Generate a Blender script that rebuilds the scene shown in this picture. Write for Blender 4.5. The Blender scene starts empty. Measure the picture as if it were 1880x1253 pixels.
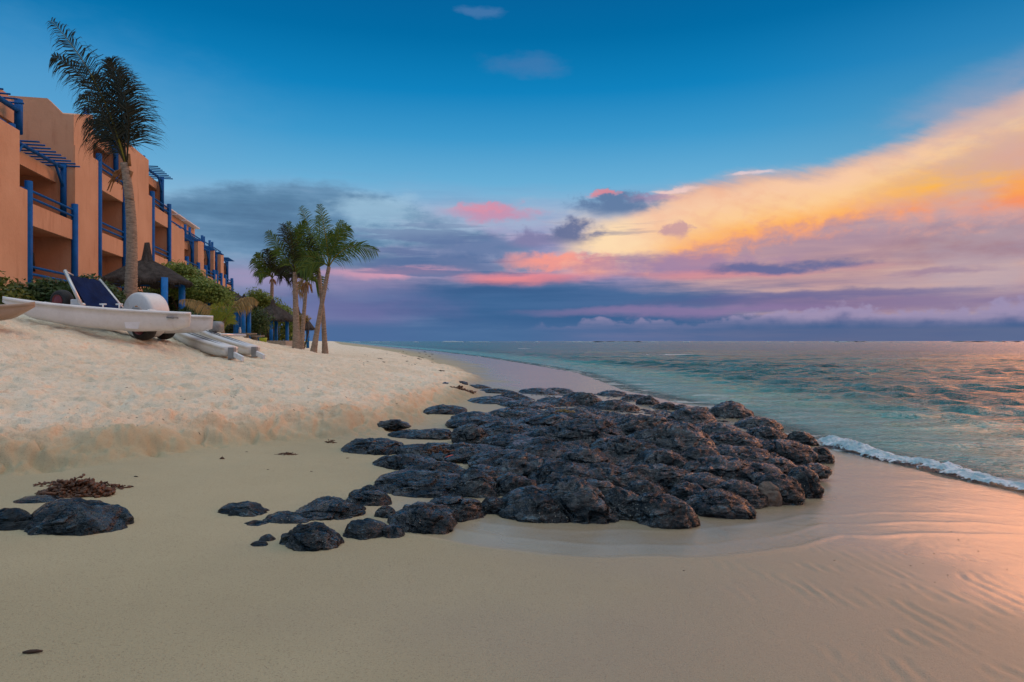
import bpy, math, random
import numpy as np
from mathutils import Vector
random.seed(7)
RNG = np.random.default_rng(11)
PI = math.pi
SC = bpy.context.scene
COL = SC.collection
F = 1253.3; CZ = 1.5; U0 = 940.0; V0 = 626.5

# ------------------------------------------------------------------ camera
cam_d = bpy.data.cameras.new("camera"); cam = bpy.data.objects.new("camera", cam_d); COL.objects.link(cam)
cam.location = (0, 0, CZ); cam.rotation_euler = (math.radians(90), 0, 0)
cam_d.sensor_width = 36; cam_d.lens = 24; cam_d.clip_start = 0.05; cam_d.clip_end = 30000
SC.camera = cam
SC.view_settings.view_transform = 'Standard'; SC.view_settings.look = 'None'
SC.view_settings.exposure = 0.0; SC.view_settings.gamma = 1.0
SC.cycles.max_bounces = 6; SC.cycles.transparent_max_bounces = 10
SC.cycles.use_denoising = True
SC.cycles.sample_clamp_indirect = 6

def lin(c):
    r = []
    for x in c:
        x = x / 255.0
        r.append(x / 12.92 if x <= .04045 else ((x + .055) / 1.055) ** 2.4)
    return tuple(r) + (1.0,)

# ------------------------------------------------------------------ node expression helper
class NT:
    def __init__(s, tree):
        s.t = tree; s.n = tree.nodes; s.l = tree.links
    def put(s, sock, v):
        if isinstance(v, E): s.l.new(v.s, sock)
        elif hasattr(v, 'links') and hasattr(v, 'node'): s.l.new(v, sock)
        else: sock.default_value = v
    def math(s, op, *a, clamp=False):
        m = s.n.new('ShaderNodeMath'); m.operation = op; m.use_clamp = clamp
        for i, x in enumerate(a): s.put(m.inputs[i], x)
        return E(s, m.outputs[0])
    def vec(s, x, y, z):
        m = s.n.new('ShaderNodeCombineXYZ')
        for i, q in enumerate((x, y, z)): s.put(m.inputs[i], q)
        return E(s, m.outputs[0])
    def noise(s, v, scale=1, detail=6, rough=.55, dist=0, color=False):
        m = s.n.new('ShaderNodeTexNoise'); s.put(m.inputs['Vector'], v)
        m.inputs['Scale'].default_value = scale; m.inputs['Detail'].default_value = detail
        m.inputs['Roughness'].default_value = rough; m.inputs['Distortion'].default_value = dist
        return E(s, m.outputs[1 if color else 0])
    def voro(s, v, scale=1, feat='F1', out=0):
        m = s.n.new('ShaderNodeTexVoronoi'); m.feature = feat; s.put(m.inputs['Vector'], v)
        m.inputs['Scale'].default_value = scale
        return E(s, m.outputs[out])
    def mapr(s, v, a, b, c=0, d=1, smooth=True):
        m = s.n.new('ShaderNodeMapRange'); m.interpolation_type = 'SMOOTHSTEP' if smooth else 'LINEAR'
        for i, q in enumerate((v, a, b, c, d)): s.put(m.inputs[i], q)
        return E(s, m.outputs[0])
    def mix(s, f, a, b):
        m = s.n.new('ShaderNodeMix'); m.data_type = 'RGBA'; m.clamp_factor = True
        s.put(m.inputs[0], f); s.put(m.inputs[6], a); s.put(m.inputs[7], b)
        return E(s, m.outputs[2])
    def ramp(s, f, stops, interp='LINEAR'):
        m = s.n.new('ShaderNodeValToRGB'); m.color_ramp.interpolation = interp
        e = m.color_ramp.elements
        while len(e) < len(stops): e.new(0.5)
        for k, (p, c) in enumerate(sorted(stops, key=lambda q: q[0])):
            e[k].position = p; e[k].color = c if not isinstance(c, (int, float)) else (c, c, c, 1)
        s.put(m.inputs[0], f)
        return E(s, m.outputs[0])
    def attr(s, name):
        m = s.n.new('ShaderNodeAttribute'); m.attribute_name = name
        return E(s, m.outputs['Fac'])
    def bump(s, h, dist=.01, strength=1, normal=None):
        m = s.n.new('ShaderNodeBump'); s.put(m.inputs['Height'], h)
        m.inputs['Distance'].default_value = dist; m.inputs['Strength'].default_value = strength
        if normal is not None: s.put(m.inputs['Normal'], normal)
        return E(s, m.outputs[0])
class E:
    def __init__(s, nt, sock): s.nt = nt; s.s = sock
    def __add__(s, o): return s.nt.math('ADD', s, o)
    __radd__ = __add__
    def __sub__(s, o): return s.nt.math('SUBTRACT', s, o)
    def __rsub__(s, o): return s.nt.math('SUBTRACT', o, s)
    def __mul__(s, o): return s.nt.math('MULTIPLY', s, o)
    __rmul__ = __mul__
    def __truediv__(s, o): return s.nt.math('DIVIDE', s, o)

# ------------------------------------------------------------------ world: evening sky with cloud banks
def azel(u, v):
    x = (u - U0) / F; z = (V0 - v) / F
    return math.degrees(math.atan(x)), math.degrees(math.atan2(z, math.hypot(x, 1)))

def build_world():
    W = bpy.data.worlds.new("World"); SC.world = W; W.use_nodes = True
    W.cycles.sampling_method = 'MANUAL'; W.cycles.sample_map_resolution = 512
    t = NT(W.node_tree); t.n.clear()
    tc = t.n.new('ShaderNodeTexCoord'); sx = t.n.new('ShaderNodeSeparateXYZ')
    t.l.new(tc.outputs['Generated'], sx.inputs[0])
    x, y, z = (E(t, sx.outputs[i]) for i in range(3))
    az = t.math('ARCTAN2', x, y) * 57.2958
    el = t.math('ARCSINE', z) * 57.2958
    nA = t.noise(t.vec(az * .10, el * .26, 0), 1.0, 7, .58)
    nB = t.noise(t.vec(az * .10 + 37.0, el * .26, 5.0), 1.0, 7, .58)
    nC = t.noise(t.vec(az * .38, el * .95, 9.0), 1.0, 8, .62)
    nP = t.noise(t.vec(az * .55, el * .75, 3.0), 1.0, 8, .6, .3)     # puffy
    nS = t.noise(t.vec(az * .07, el * .85, 17.0), 1.0, 8, .6)        # long streaks
    nW = t.noise(t.vec((az - el * 1.2) * .12, (el + az * .35) * .9, 21.0), 1.0, 8, .62)  # combed wisps
    aw = az + (nA - .5) * 9.0; ew = el + (nB - .5) * 2.6
    af = az + (nC - .5) * 5.0; ef = el + (nP - .5) * 2.0
    def blob(u, v, ru, rv, soft=.45, k=1.3, n=None, fine=False):
        a0, e0 = azel(u, v); a1, _ = azel(u + ru, v); _, e1 = azel(u, v - rv)
        ra, re = abs(a1 - a0), abs(e1 - e0)
        A, Ee = (af, ef) if fine else (aw, ew)
        dx = (A - a0) * (1 / ra); dy = (Ee - e0) * (1 / re)
        d = t.math('SQRT', dx * dx + dy * dy)
        d = d + ((n or nC) - .5) * k
        return t.mapr(d, 1 + soft, 1 - soft)
    def curve(pts, extra=()):       # elevation as a function of azimuth through photo points
        st = []
        for a, e in [azel(u, v) for u, v in pts] + list(extra):
            st.append(((a + 45) / 150, e / 40))
        return t.ramp((az + 45) * (1 / 150.), st) * 40.0
    # clear sky; zenith above the frame brightened as added fill light
    c = t.ramp(el * (1 / 60.), [(0, lin((112, 138, 178))), (6 / 60, lin((150, 176, 205))), (10 / 60, lin((140, 190, 218))),
        (13 / 60, lin((104, 174, 214))), (16.5 / 60, lin((60, 152, 204))), (20 / 60, lin((16, 130, 190))), (24 / 60, lin((2, 108, 166))),
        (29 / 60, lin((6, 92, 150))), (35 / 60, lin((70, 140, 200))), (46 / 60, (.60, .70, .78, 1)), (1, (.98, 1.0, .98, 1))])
    # the sky pales a little towards the left and dims upward at the far left corner
    c = t.mix(blob(60, 190, 330, 130, .8, .5) * .45, c, lin((104, 164, 208)))
    c = t.mix(t.mapr(az, 14, 40) * t.mapr(el, 26, 14) * .35, c, lin((96, 140, 168)))
    c = t.mix(blob(960, 118, 70, 16, .7, 1.6) * .35, c, lin((90, 125, 175)))
    c = t.mix(blob(900, 22, 28, 9, .6, 1.2) * .45, c, lin((90, 130, 180)))
    # low layer of lilac and blue
    low = t.mapr(ew + (nS - .5) * 4.0, 13.5, 7.0) * t.mapr(az, -34, -16)
    lowc = t.ramp(nS, [(.3, lin((112, 132, 178))), (.5, lin((170, 152, 190))), (.66, lin((206, 168, 190)))])
    lowc = t.mix(t.mapr(az, 6, 26), lowc, t.ramp(nS, [(.32, lin((164, 138, 160))), (.5, lin((186, 150, 156))), (.68, lin((208, 168, 160)))]))
    c = t.mix(low * .92, c, lowc)
    # peach glow below the bright bank
    # great bright bank rising to the right
    top = curve([(960, 500), (1060, 452), (1130, 415), (1200, 382), (1280, 355), (1400, 332), (1500, 322), (1590, 300), (1680, 268), (1780, 228), (1880, 190)], [(41, 19), (47, 27), (58, 35), (74, 37), (95, 24)])
    bot = curve([(960, 520), (1060, 492), (1200, 482), (1300, 466), (1400, 436), (1500, 420), (1600, 400), (1700, 402), (1800, 405), (1880, 400)])
    dt = top - el + .9 + (nW - .5) * 1.5 + (nA - .5) * 1.4 + (nC - .5) * .7
    db = el - bot + (nP - .5) * 4.2 + (nC - .5) * 1.8
    mt = t.mapr(dt, -.5, 1.5); mb = t.mapr(db, -1.1, 1.1)
    bank = mt * mb * t.mapr(az, 1.0, 8.0)
    bc = t.ramp(dt * .14 + t.mapr(az, 8, 40) * .22, [(0, lin((206, 172, 168))), (.12, lin((236, 190, 165))), (.3, lin((248, 202, 166))), (.5, lin((252, 204, 150))),
        (.68, lin((254, 184, 104))), (.85, lin((254, 162, 86))), (1, lin((248, 146, 96)))])
    bc = t.mix(t.mapr(nP * .6 + nA * .4, .47, .62) * .35, bc, lin((240, 176, 146)))
    bc = t.mix(t.mapr(db, 1.5, 0) * .6, bc, lin((246, 158, 122)))
    bc = t.mix(blob(1760, 335, 150, 34, .7, .8) * .7, bc, lin((255, 188, 62)))
    bc = t.mix(t.mapr(nA * .6 + nW * .4, .46, .62) * .28, bc, lin((236, 176, 148)))
    bc = t.mix(t.mapr(az, 38, 56), bc, (1.3, .55, .25, 1))  # orange boosted beyond the frame, added to warm the wet sand reflections
    # below the bank: mauve shade
    under = t.mapr(dt, -.2, 1.4) * t.mapr(az, 8.0, 16.0) * t.mapr(el, 2.0, 6.0)
    uc = t.ramp(nS, [(.3, lin((152, 126, 146))), (.5, lin((190, 152, 154))), (.7, lin((216, 176, 160)))])
    uc = t.mix(blob(1460, 440, 260, 30, .6, 1.2) * .7, uc, lin((176, 146, 162)))
    uc = t.mix(blob(1800, 440, 200, 40, .6, 1.2) * .75, uc, lin((150, 112, 130)))
    c = t.mix(under * .9, c, uc)
    bc = t.mix(t.mapr(az, 18, 5) * .6, bc, lin((250, 214, 184)))
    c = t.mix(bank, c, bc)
    c = t.mix(blob(1110, 440, 70, 36, .8, 1.0) * .7, c, lin((255, 226, 180)))
    # thin veil above the bank
    c = t.mix(t.mapr(dt, -3.2, .3) * t.mapr(az, 24, 33) * t.mapr(nA, .35, .6) * .5, c, lin((180, 168, 182)))
    # left grey blue bank
    ltop = curve([(120, 372), (280, 352), (400, 338), (520, 330), (600, 330), (700, 352), (800, 385), (900, 425), (1000, 470), (1100, 540), (1200, 590)])
    dl = ltop - el + (nB - .5) * 1.6 + (nC - .5) * 2.0
    lb = t.mapr(dl, -.3, .9) * t.mapr(az, 10, 0) * t.mapr(az, -50, -38)
    lc = t.ramp(nA * .6 + nS * .4, [(.36, lin((72, 106, 140))), (.48, lin((84, 124, 158))), (.58, lin((104, 144, 178))), (.7, lin((136, 164, 194)))])
    lc = t.mix(t.mapr(dl, 1.4, 0) * .5, lc, lin((112, 152, 186)))
    c = t.mix(lb * .94, c, lc)
    # lighter openings in it
    c = t.mix(blob(700, 385, 70, 22, .6, 1.9) * .7, c, lin((160, 196, 220)))
    c = t.mix(blob(790, 430, 90, 20, .6, 2.1) * .7, c, lin((158, 186, 212)))
    c = t.mix(blob(900, 400, 120, 26, .6, 2.1) * .6, c, lin((160, 180, 208)))
    c = t.mix(blob(860, 470, 150, 18, .6, 2.2) * .6, c, lin((176, 170, 202)))
    # lilac and pink streaks low down
    c = t.mix(blob(740, 515, 300, 26, .7, 1.5, nS) * .6, c, lin((182, 156, 190)))
    c = t.mix(blob(720, 500, 110, 9, .6, 1.6, nS) * .8, c, lin((226, 160, 178)))
    c = t.mix(blob(440, 520, 90, 18, .8, 1.6, nS) * .4, c, lin((176, 156, 192)))
    # mid slate streaks
    st_ = t.mapr(nS, .52, .6) * t.mapr(el, 2, 5) * t.mapr(el, 11, 8) * t.mapr(az, -18, -8) * t.mapr(az, 16, 6)
    c = t.mix(st_ * .75, c, lin((92, 110, 154)))
    c = t.mix(blob(905, 390, 72, 13, .7, 1.6, fine=True) * .75, c, lin((206, 138, 168)))
    c = t.mix(blob(880, 384, 44, 6, .7, 1.5, fine=True) * .6, c, lin((222, 144, 164)))
    c = t.mix(blob(880, 455, 120, 20, .7, 1.6, fine=True) * .85, c, lin((98, 122, 164)))
    c = t.mix(blob(800, 485, 130, 14, .7, 1.5) * .8, c, lin((86, 112, 156)))
    c = t.mix(blob(980, 440, 44, 14, .6, 1.7, nP, True) * .85, c, lin((128, 126, 166)))
    c = t.mix(blob(1050, 428, 46, 18, .55, 1.9, nP, True) * .95, c, lin((102, 114, 152)))
    c = t.mix(blob(1020, 480, 80, 14, .6, 1.6, nC, True) * .95, c, lin((246, 156, 142)))
    c = t.mix(blob(1090, 492, 50, 14, .6, 1.8, nP, True) * .8, c, lin((250, 170, 146)))
    c = t.mix(blob(960, 512, 110, 13, .55, 1.3, nS) * .95, c, lin((238, 140, 146)))
    c = t.mix(blob(940, 516, 60, 6, .6, 1.2, nS) * .7, c, lin((250, 146, 140)))
    c = t.mix(blob(1240, 480, 190, 17, .6, 1.7) * .8, c, lin((158, 128, 164)))
    c = t.mix(blob(1330, 500, 190, 10, .7, 1.8, nS) * .7, c, lin((222, 146, 150)))
    c = t.mix(blob(1130, 374, 66, 21, .5, 1.7, nP, True) * .97, c, lin((98, 124, 162)))
    c = t.mix(blob(1105, 356, 26, 5, .6, 1.3, nP, True) * .8, c, lin((226, 140, 150)))
    c = t.mix(blob(1205, 362, 42, 9, .6, 1.7, nP, True) * .55, c, lin((176, 138, 168)))
    c = t.mix(blob(1245, 424, 22, 12, .5, 2.0, nP, True) * .75, c, lin((190, 146, 160)))
    c = t.mix(blob(1440, 488, 125, 12, .5, 1.4, nC) * .95, c, lin((98, 106, 152)))
    c = t.mix(blob(1740, 500, 120, 6, .6, 1.5, nS) * .5, c, lin((134, 110, 150)))
    c = t.mix(blob(1262, 343, 40, 3.2, .6, 1.2, nC) * .8, c, lin((244, 206, 198)))
    c = t.mix(blob(1368, 322, 26, 3.0, .6, 1.4, nC) * .7, c, lin((236, 208, 210)))
    # dark storm band above the sea
    slate = blob(1010, 562, 430, 46, .4, 1.0, nS)
    c = t.mix(slate * .96, c, t.ramp(nS, [(.35, lin((52, 94, 140))), (.6, lin((66, 104, 150)))]))
    c = t.mix(blob(1600, 556, 420, 18, .7, 1.2, nS) * .75, c, lin((124, 108, 150)))
    c = t.mix(blob(1500, 540, 260, 7, .7, 1.3, nS) * .7, c, lin((98, 102, 150)))
    c = t.mix(blob(630, 585, 160, 60, .7, .6) * .8, c, lin((112, 112, 160)))
    c = t.mix(blob(1230, 572, 230, 8, .7, 1.5, nS) * .6, c, lin((150, 124, 166)))
    # cumulus row over the horizon
    ct = curve([(900, 612), (960, 604), (1060, 592), (1130, 590), (1220, 584), (1275, 596), (1300, 586), (1400, 572), (1480, 570), (1555, 553), (1620, 570), (1700, 571), (1790, 566), (1850, 548), (1880, 552)])
    nQ = t.noise(t.vec(az * .62, el * .85, 31.0), 1.0, 6, .5, .15)
    dc = ct - el + (nQ - .5) * 2.6
    cm = t.mapr(dc, -.12, .34) * t.mapr(az, -3, 6) * t.mapr(el, .75, 1.15)
    cc = t.mix(t.mapr(dc + (nQ - .5) * 1.4, 2.4, .4), lin((92, 104, 150)), lin((156, 144, 178)))
    c = t.mix(cm * .92, c, cc)
    hb = t.mapr(el + (nS - .5) * 1.2, 2.2, .9) * .85
    c = t.mix(hb, c, t.mix(t.mapr(az, -14, 30), lin((70, 106, 152)), lin((60, 94, 138))))
    c = t.mix(t.mapr(el, 0, -1), c, (.20, .19, .16, 1))
    # soft physical sky added above the frame (dusk)
    sky = t.n.new('ShaderNodeTexSky'); sky.sky_type = 'NISHITA'; sky.sun_disc = False
    sky.sun_elevation = math.radians(SUN_EL); sky.sun_rotation = math.radians(SUN_AZ)
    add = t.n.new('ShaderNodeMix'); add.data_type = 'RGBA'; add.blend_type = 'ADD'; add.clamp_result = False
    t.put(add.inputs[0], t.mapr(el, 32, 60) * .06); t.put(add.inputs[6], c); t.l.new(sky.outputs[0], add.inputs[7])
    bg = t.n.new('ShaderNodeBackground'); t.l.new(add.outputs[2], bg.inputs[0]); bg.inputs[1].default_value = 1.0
    out = t.n.new('ShaderNodeOutputWorld'); t.l.new(bg.outputs[0], out.inputs[0])
SUN_EL, SUN_AZ = 20.0, 50.0     # azimuth clockwise from +Y (the view direction)
build_world()
sd = bpy.data.lights.new("sun", 'SUN'); sd.energy = .85; sd.angle = math.radians(38); sd.color = (1.0, .37, .155)
sun = bpy.data.objects.new("sun", sd); COL.objects.link(sun)
_e, _a = math.radians(SUN_EL), math.radians(SUN_AZ)
sun.rotation_euler = Vector((math.sin(_a) * math.cos(_e), math.cos(_a) * math.cos(_e), math.sin(_e))).to_track_quat('Z', 'Y').to_euler()
sun.location = (0, -5, 40)

# ------------------------------------------------------------------ numpy noise
def _h(ix, iy, iz):
    h = (ix.astype(np.int64) * 374761393 + iy.astype(np.int64) * 668265263 + iz.astype(np.int64) * 2147483647 * 3 + 1442695) & 0xffffffff
    h = ((h ^ (h >> 13)) * 1274126177) & 0xffffffff
    h = (h ^ (h >> 16)) & 0xffffff
    return h / float(0xffffff)
def vn(x, y, z=None):
    if z is None: z = np.zeros_like(x)
    ix, iy, iz = np.floor(x), np.floor(y), np.floor(z)
    fx, fy, fz = x - ix, y - iy, z - iz
    fx = fx * fx * fx * (fx * (fx * 6 - 15) + 10); fy = fy * fy * fy * (fy * (fy * 6 - 15) + 10); fz = fz * fz * (3 - 2 * fz)
    r = 0
    for a in (0, 1):
        wx = fx if a else 1 - fx
        for b in (0, 1):
            wy = fy if b else 1 - fy
            for c in ((0, 1) if np.any(fz) else (0,)):
                wz = fz if c else 1 - fz
                r = r + wx * wy * wz * _h(ix + a, iy + b, iz + c)
    return r * 2 - 1
def fbm(x, y, z=None, o=4, g=.5, l=2.03):
    a, s, r = 1.0, 0, 0
    for k in range(o):
        r = r + a * vn(x + 13.7 * k, y + 7.1 * k, None if z is None else z + 3.3 * k); s += a
        a *= g; x = x * l; y = y * l; z = None if z is None else z * l
    return r / s
def ridge(x, y, z=None, o=4):
    a, s, r = 1.0, 0, 0
    for k in range(o):
        r = r + a * (1 - 2 * np.abs(vn(x + 5.1 * k, y + 9.2 * k, None if z is None else z + 1.7 * k))); s += a
        a *= .5; x = x * 2.1; y = y * 2.1; z = None if z is None else z * 2.1
    return r / s
def sstep(a, b, x):
    t = np.clip((x - a) / (b - a), 0, 1); return t * t * (3 - 2 * t)
def dimples(x, y, cell, rad, seed=0, prob=.7, ecc=1.6):
    ix, iy = np.floor(x / cell), np.floor(y / cell); r = np.zeros_like(x)
    for a in (-1, 0, 1):
        for b in (-1, 0, 1):
            cx, cy = ix + a, iy + b; s = np.full_like(cx, seed)
            jx, jy, jp, ja = _h(cx, cy, s), _h(cx, cy, s + 1), _h(cx, cy, s + 2), _h(cx, cy, s + 3) * PI
            dx, dy = x - (cx + jx) * cell, y - (cy + jy) * cell
            u, v = dx * np.cos(ja) + dy * np.sin(ja), -dx * np.sin(ja) + dy * np.cos(ja)
            d = np.sqrt((u / ecc) ** 2 + v * v) / (rad * (.6 + .7 * jp))
            r += np.where(jp < prob, -np.exp(-d * d * 1.4) + .35 * np.exp(-(d - 1.5) ** 2 * 5), 0)
    return r

# ------------------------------------------------------------------ terrain functions
SH = np.array([(6.2, -400), (6.2, -20), (6.0, 0), (5.6, 4), (5.06, 6.75), (4.79, 7.9), (4.4, 9.2), (4.3, 12), (4.35, 14.5), (3.46, 20.6), (3.1, 32), (.9, 45), (-3.2, 66), (-11.4, 101), (-40, 209), (-300, 1200), (-1300, 5000)])
TOE = np.array([(-120, -110), (-18, -8), (-10, .5), (-6, 4.3), (-4.27, 5.7), (-3.2, 7.4), (-2.25, 8.3), (-1.4, 9.7), (-1.1, 13), (-1.0, 16.3), (-1.2, 25), (-4.5, 40), (-9.5, 60), (-20, 100), (-52, 209), (-312, 1200), (-1312, 5000)])
def xsh(y): return np.interp(y, SH[:, 1], SH[:, 0])
def xtoe(y): return np.interp(y, TOE[:, 1], TOE[:, 0])
KY = ([-50, 19, 28, 37, 47, 60, 100, 300], [1, 1, .74, .58, .43, .36, .30, .25])
PF = ([0, 6, 9.5, 12, 40, 400], [0, .64, 1.6, 2.0, 2.5, 4])
def inland(x, y):
    slope = np.interp(y, [0, 5, 9, 11, 14], [.66, .70, .75, .95, 1])
    return (xtoe(y) - x) * slope
def base_h(x, y):
    t = (xsh(y) - x) * .97
    z = np.where(t > 0, .045 * np.minimum(t, 8.5), .06 * np.maximum(t, -30))
    s = inland(x, y)
    step = .19 * np.interp(y, [0, 12, 18, 40], [1, .85, .45, .3])
    z = z + step * sstep(-.08, .5, s) + np.interp(np.maximum(s, 0), *PF) * np.interp(y, *KY) * np.where(s > 0, 1, 0)
    return z, t, s
def beach_h(x, y):
    wob = .55 * fbm(x * .6 + 4, y * .6, o=4) + .12 * fbm(x * 3.2, y * 3.2 + 9, o=3)
    wob = wob * sstep(2.6, .2, np.abs(x - xtoe(y)) * .7)
    z, t, s = base_h(x + wob, y)
    d = np.hypot(x, y)
    dry = sstep(0.0, .8, s + wob * .5)
    rough = (.055 * dimples(x, y, .46, .15, 1) + .052 * dimples(x + 3, y + 8, .25, .07, 9) + .06 * fbm(x * .8, y * .8, o=4) + .035 * fbm(x * 5, y * 5, o=4))
    fade = np.interp(d, [0, 30, 70, 200], [1, 1, .8, .4])
    z = z + dry * rough * fade * np.interp(s, [0, 1.0, 2.5, 40], [1.15, .95, .8, .8])
    sc = sstep(-.25, .15, s) * sstep(1.3, .4, s)                       # the crumbling face
    z = z + sc * (.06 * ridge(x * 1.3 + 2, y * 1.9, o=5) + .08 * fbm(x * 4, y * 4, o=5) + .022 * ridge(x * 11, y * 11, o=3) - .05 * np.exp(-(vn(x * 2.2, y * 2.8) / .10) ** 2)) * np.interp(y, [0, 12, 20], [1, 1, .3])
    # smooth wet sand: faint undulation and small ripples at the lower right
    wet = 1 - dry
    z = z + wet * .008 * fbm(x * .7, y * 1.3, o=3)
    rp = sstep(.9, 1.7, x) * sstep(5.2, 3.6, y) * sstep(1.8, 2.4, y + x * .2)
    ph = x * 66 + 3.5 * fbm(x * 3.4, y * 3.4, o=3) + y * 4
    z = z + wet * rp * .0042 * np.sin(ph) * np.clip(fbm(x * 4.5, y * 5.5, o=3) + .05, 0, .6) * 1.6
    return z, t, s, dry, sc
def gz(x, y):
    return float(beach_h(np.array([float(x)]), np.array([float(y)]))[0][0])
def bz(x, y):
    return float(base_h(np.array([float(x)]), np.array([float(y)]))[0][0])
def P(u, v, Y): return np.array([(u - U0) / F * Y, Y, CZ + (V0 - v) / F * Y])
def G(u, v, lift=0.0):          # where the sight line through a photo point meets the sand
    Y = np.geomspace(1.8, 400, 5000)
    X = (u - U0) / F * Y; Z = CZ + (V0 - v) / F * Y
    h = np.maximum(base_h(X, Y)[0], 0) + lift
    i = np.argmax(Z <= h)
    return np.array([X[i], Y[i], h[i]])

# ------------------------------------------------------------------ mesh helpers
def new_mesh(name, V, faces, mat, smooth=False):
    V = np.asarray(V, dtype=np.float32).reshape(-1, 3)
    me = bpy.data.meshes.new(name)
    if isinstance(faces, np.ndarray):
        k = faces.shape[1]; nf = len(faces)
        me.vertices.add(len(V)); me.vertices.foreach_set('co', V.ravel())
        me.loops.add(nf * k); me.loops.foreach_set('vertex_index', faces.astype(np.int32).ravel())
        me.polygons.add(nf); me.polygons.foreach_set('loop_start', np.arange(0, nf * k, k, dtype=np.int32))
        me.polygons.foreach_set('loop_total', np.full(nf, k, dtype=np.int32))
        me.update(calc_edges=True); me.validate()
    else:
        me.from_pydata([tuple(map(float, v)) for v in V], [], faces); me.update()
    if smooth: me.polygons.foreach_set('use_smooth', np.ones(len(me.polygons), dtype=bool))
    if mat: me.materials.append(mat)
    return me
WLOC = {}
def link(name, V, faces, mat, parent=None, smooth=False, origin=None):
    V = np.asarray(V, dtype=np.float64).reshape(-1, 3)
    if origin is None:
        if parent is not None: origin = WLOC[parent.name]
        else:
            mn, mx = V.min(0), V.max(0); origin = np.array([(mn[0] + mx[0]) / 2, (mn[1] + mx[1]) / 2, mn[2]])
    origin = np.asarray(origin, dtype=float)
    me = new_mesh(name, V - origin, faces, mat, smooth)
    o = bpy.data.objects.new(name, me); COL.objects.link(o)
    if parent is not None:
        o.parent = parent; o.location = origin - WLOC[parent.name]
    else: o.location = origin
    WLOC[o.name] = origin
    return o
def tag(o, label=None, cat=None, group=None, kind=None):
    if label: o['label'] = label
    if cat: o['category'] = cat
    if group: o['group'] = group
    if kind: o['kind'] = kind
    return o
def thing(name, loc, label, cat, group=None):
    o = bpy.data.objects.new(name, None); COL.objects.link(o); o.location = tuple(float(q) for q in loc)
    o.empty_display_size = .2; WLOC[o.name] = np.array(loc, dtype=float)
    return tag(o, label, cat, group)
class MB:
    def __init__(s, T=None): s.V = []; s.F = []; s.T = T
    def add(s, V, Fc):
        b = len(s.V)
        for v in V: s.V.append(s.T(v) if s.T else np.asarray(v, float))
        s.F += [tuple(i + b for i in f) for f in Fc]
    def box(s, a, b):
        (x0, y0, z0), (x1, y1, z1) = a, b
        s.add([(x0, y0, z0), (x1, y0, z0), (x1, y1, z0), (x0, y1, z0), (x0, y0, z1), (x1, y0, z1), (x1, y1, z1), (x0, y1, z1)],
              [(0, 3, 2, 1), (4, 5, 6, 7), (0, 1, 5, 4), (1, 2, 6, 5), (2, 3, 7, 6), (3, 0, 4, 7)])
    def prism(s, poly, axis_fn):      # poly list of 2D; axis_fn(p, k) -> 3D for k 0/1
        n = len(poly)
        s.add([axis_fn(p, 0) for p in poly] + [axis_fn(p, 1) for p in poly],
              [tuple(range(n))[::-1], tuple(range(n, 2 * n))] + [(i, (i + 1) % n, n + (i + 1) % n, n + i) for i in range(n)])
    def tube(s, path, rad, n=8, cap=True, squash=1.0):
        path = [np.asarray(p, float) for p in path]
        if s.T: path = [s.T(p) for p in path]
        if not hasattr(rad, '__len__'): rad = [rad] * len(path)
        b = len(s.V); m = len(path); up = np.array([0, 0, 1.0])
        for i, p in enumerate(path):
            t = path[min(i + 1, m - 1)] - path[max(i - 1, 0)]; t = t / (np.linalg.norm(t) + 1e-9)
            a = np.cross(t, up)
            if np.linalg.norm(a) < .1: a = np.cross(t, np.array([0, 1.0, 0]))
            a /= np.linalg.norm(a); c = np.cross(a, t)
            for k in range(n):
                th = 2 * PI * k / n
                s.V.append(p + rad[i] * (math.cos(th) * a + squash * math.sin(th) * c))
        for i in range(m - 1):
            for k in range(n):
                s.F.append((b + i * n + k, b + i * n + (k + 1) % n, b + (i + 1) * n + (k + 1) % n, b + (i + 1) * n + k))
        if cap:
            s.F.append(tuple(b + k for k in range(n))[::-1]); s.F.append(tuple(b + (m - 1) * n + k for k in range(n)))
    def lathe(s, c, prof, n=24, axis=None):   # prof: (r, h) list, round a vertical axis at c
        b = len(s.V)
        for r, h in prof:
            for k in range(n):
                th = 2 * PI * k / n; v = (c[0] + r * math.cos(th), c[1] + r * math.sin(th), c[2] + h)
                s.V.append(s.T(v) if s.T else np.array(v))
        for i in range(len(prof) - 1):
            for k in range(n):
                s.F.append((b + i * n + k, b + i * n + (k + 1) % n, b + (i + 1) * n + (k + 1) % n, b + (i + 1) * n + k))
        s.F.append(tuple(b + k for k in range(n))[::-1]); s.F.append(tuple(b + (len(prof) - 1) * n + k for k in range(n)))
    def build(s, name, mat, parent=None, smooth=False, origin=None, bevel=0):
        o = link(name, np.array(s.V), s.F, mat, parent, smooth, origin)
        if bevel:
            m = o.modifiers.new('bevel', 'BEVEL'); m.width = bevel; m.segments = 2; m.limit_method = 'ANGLE'
        return o

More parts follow.
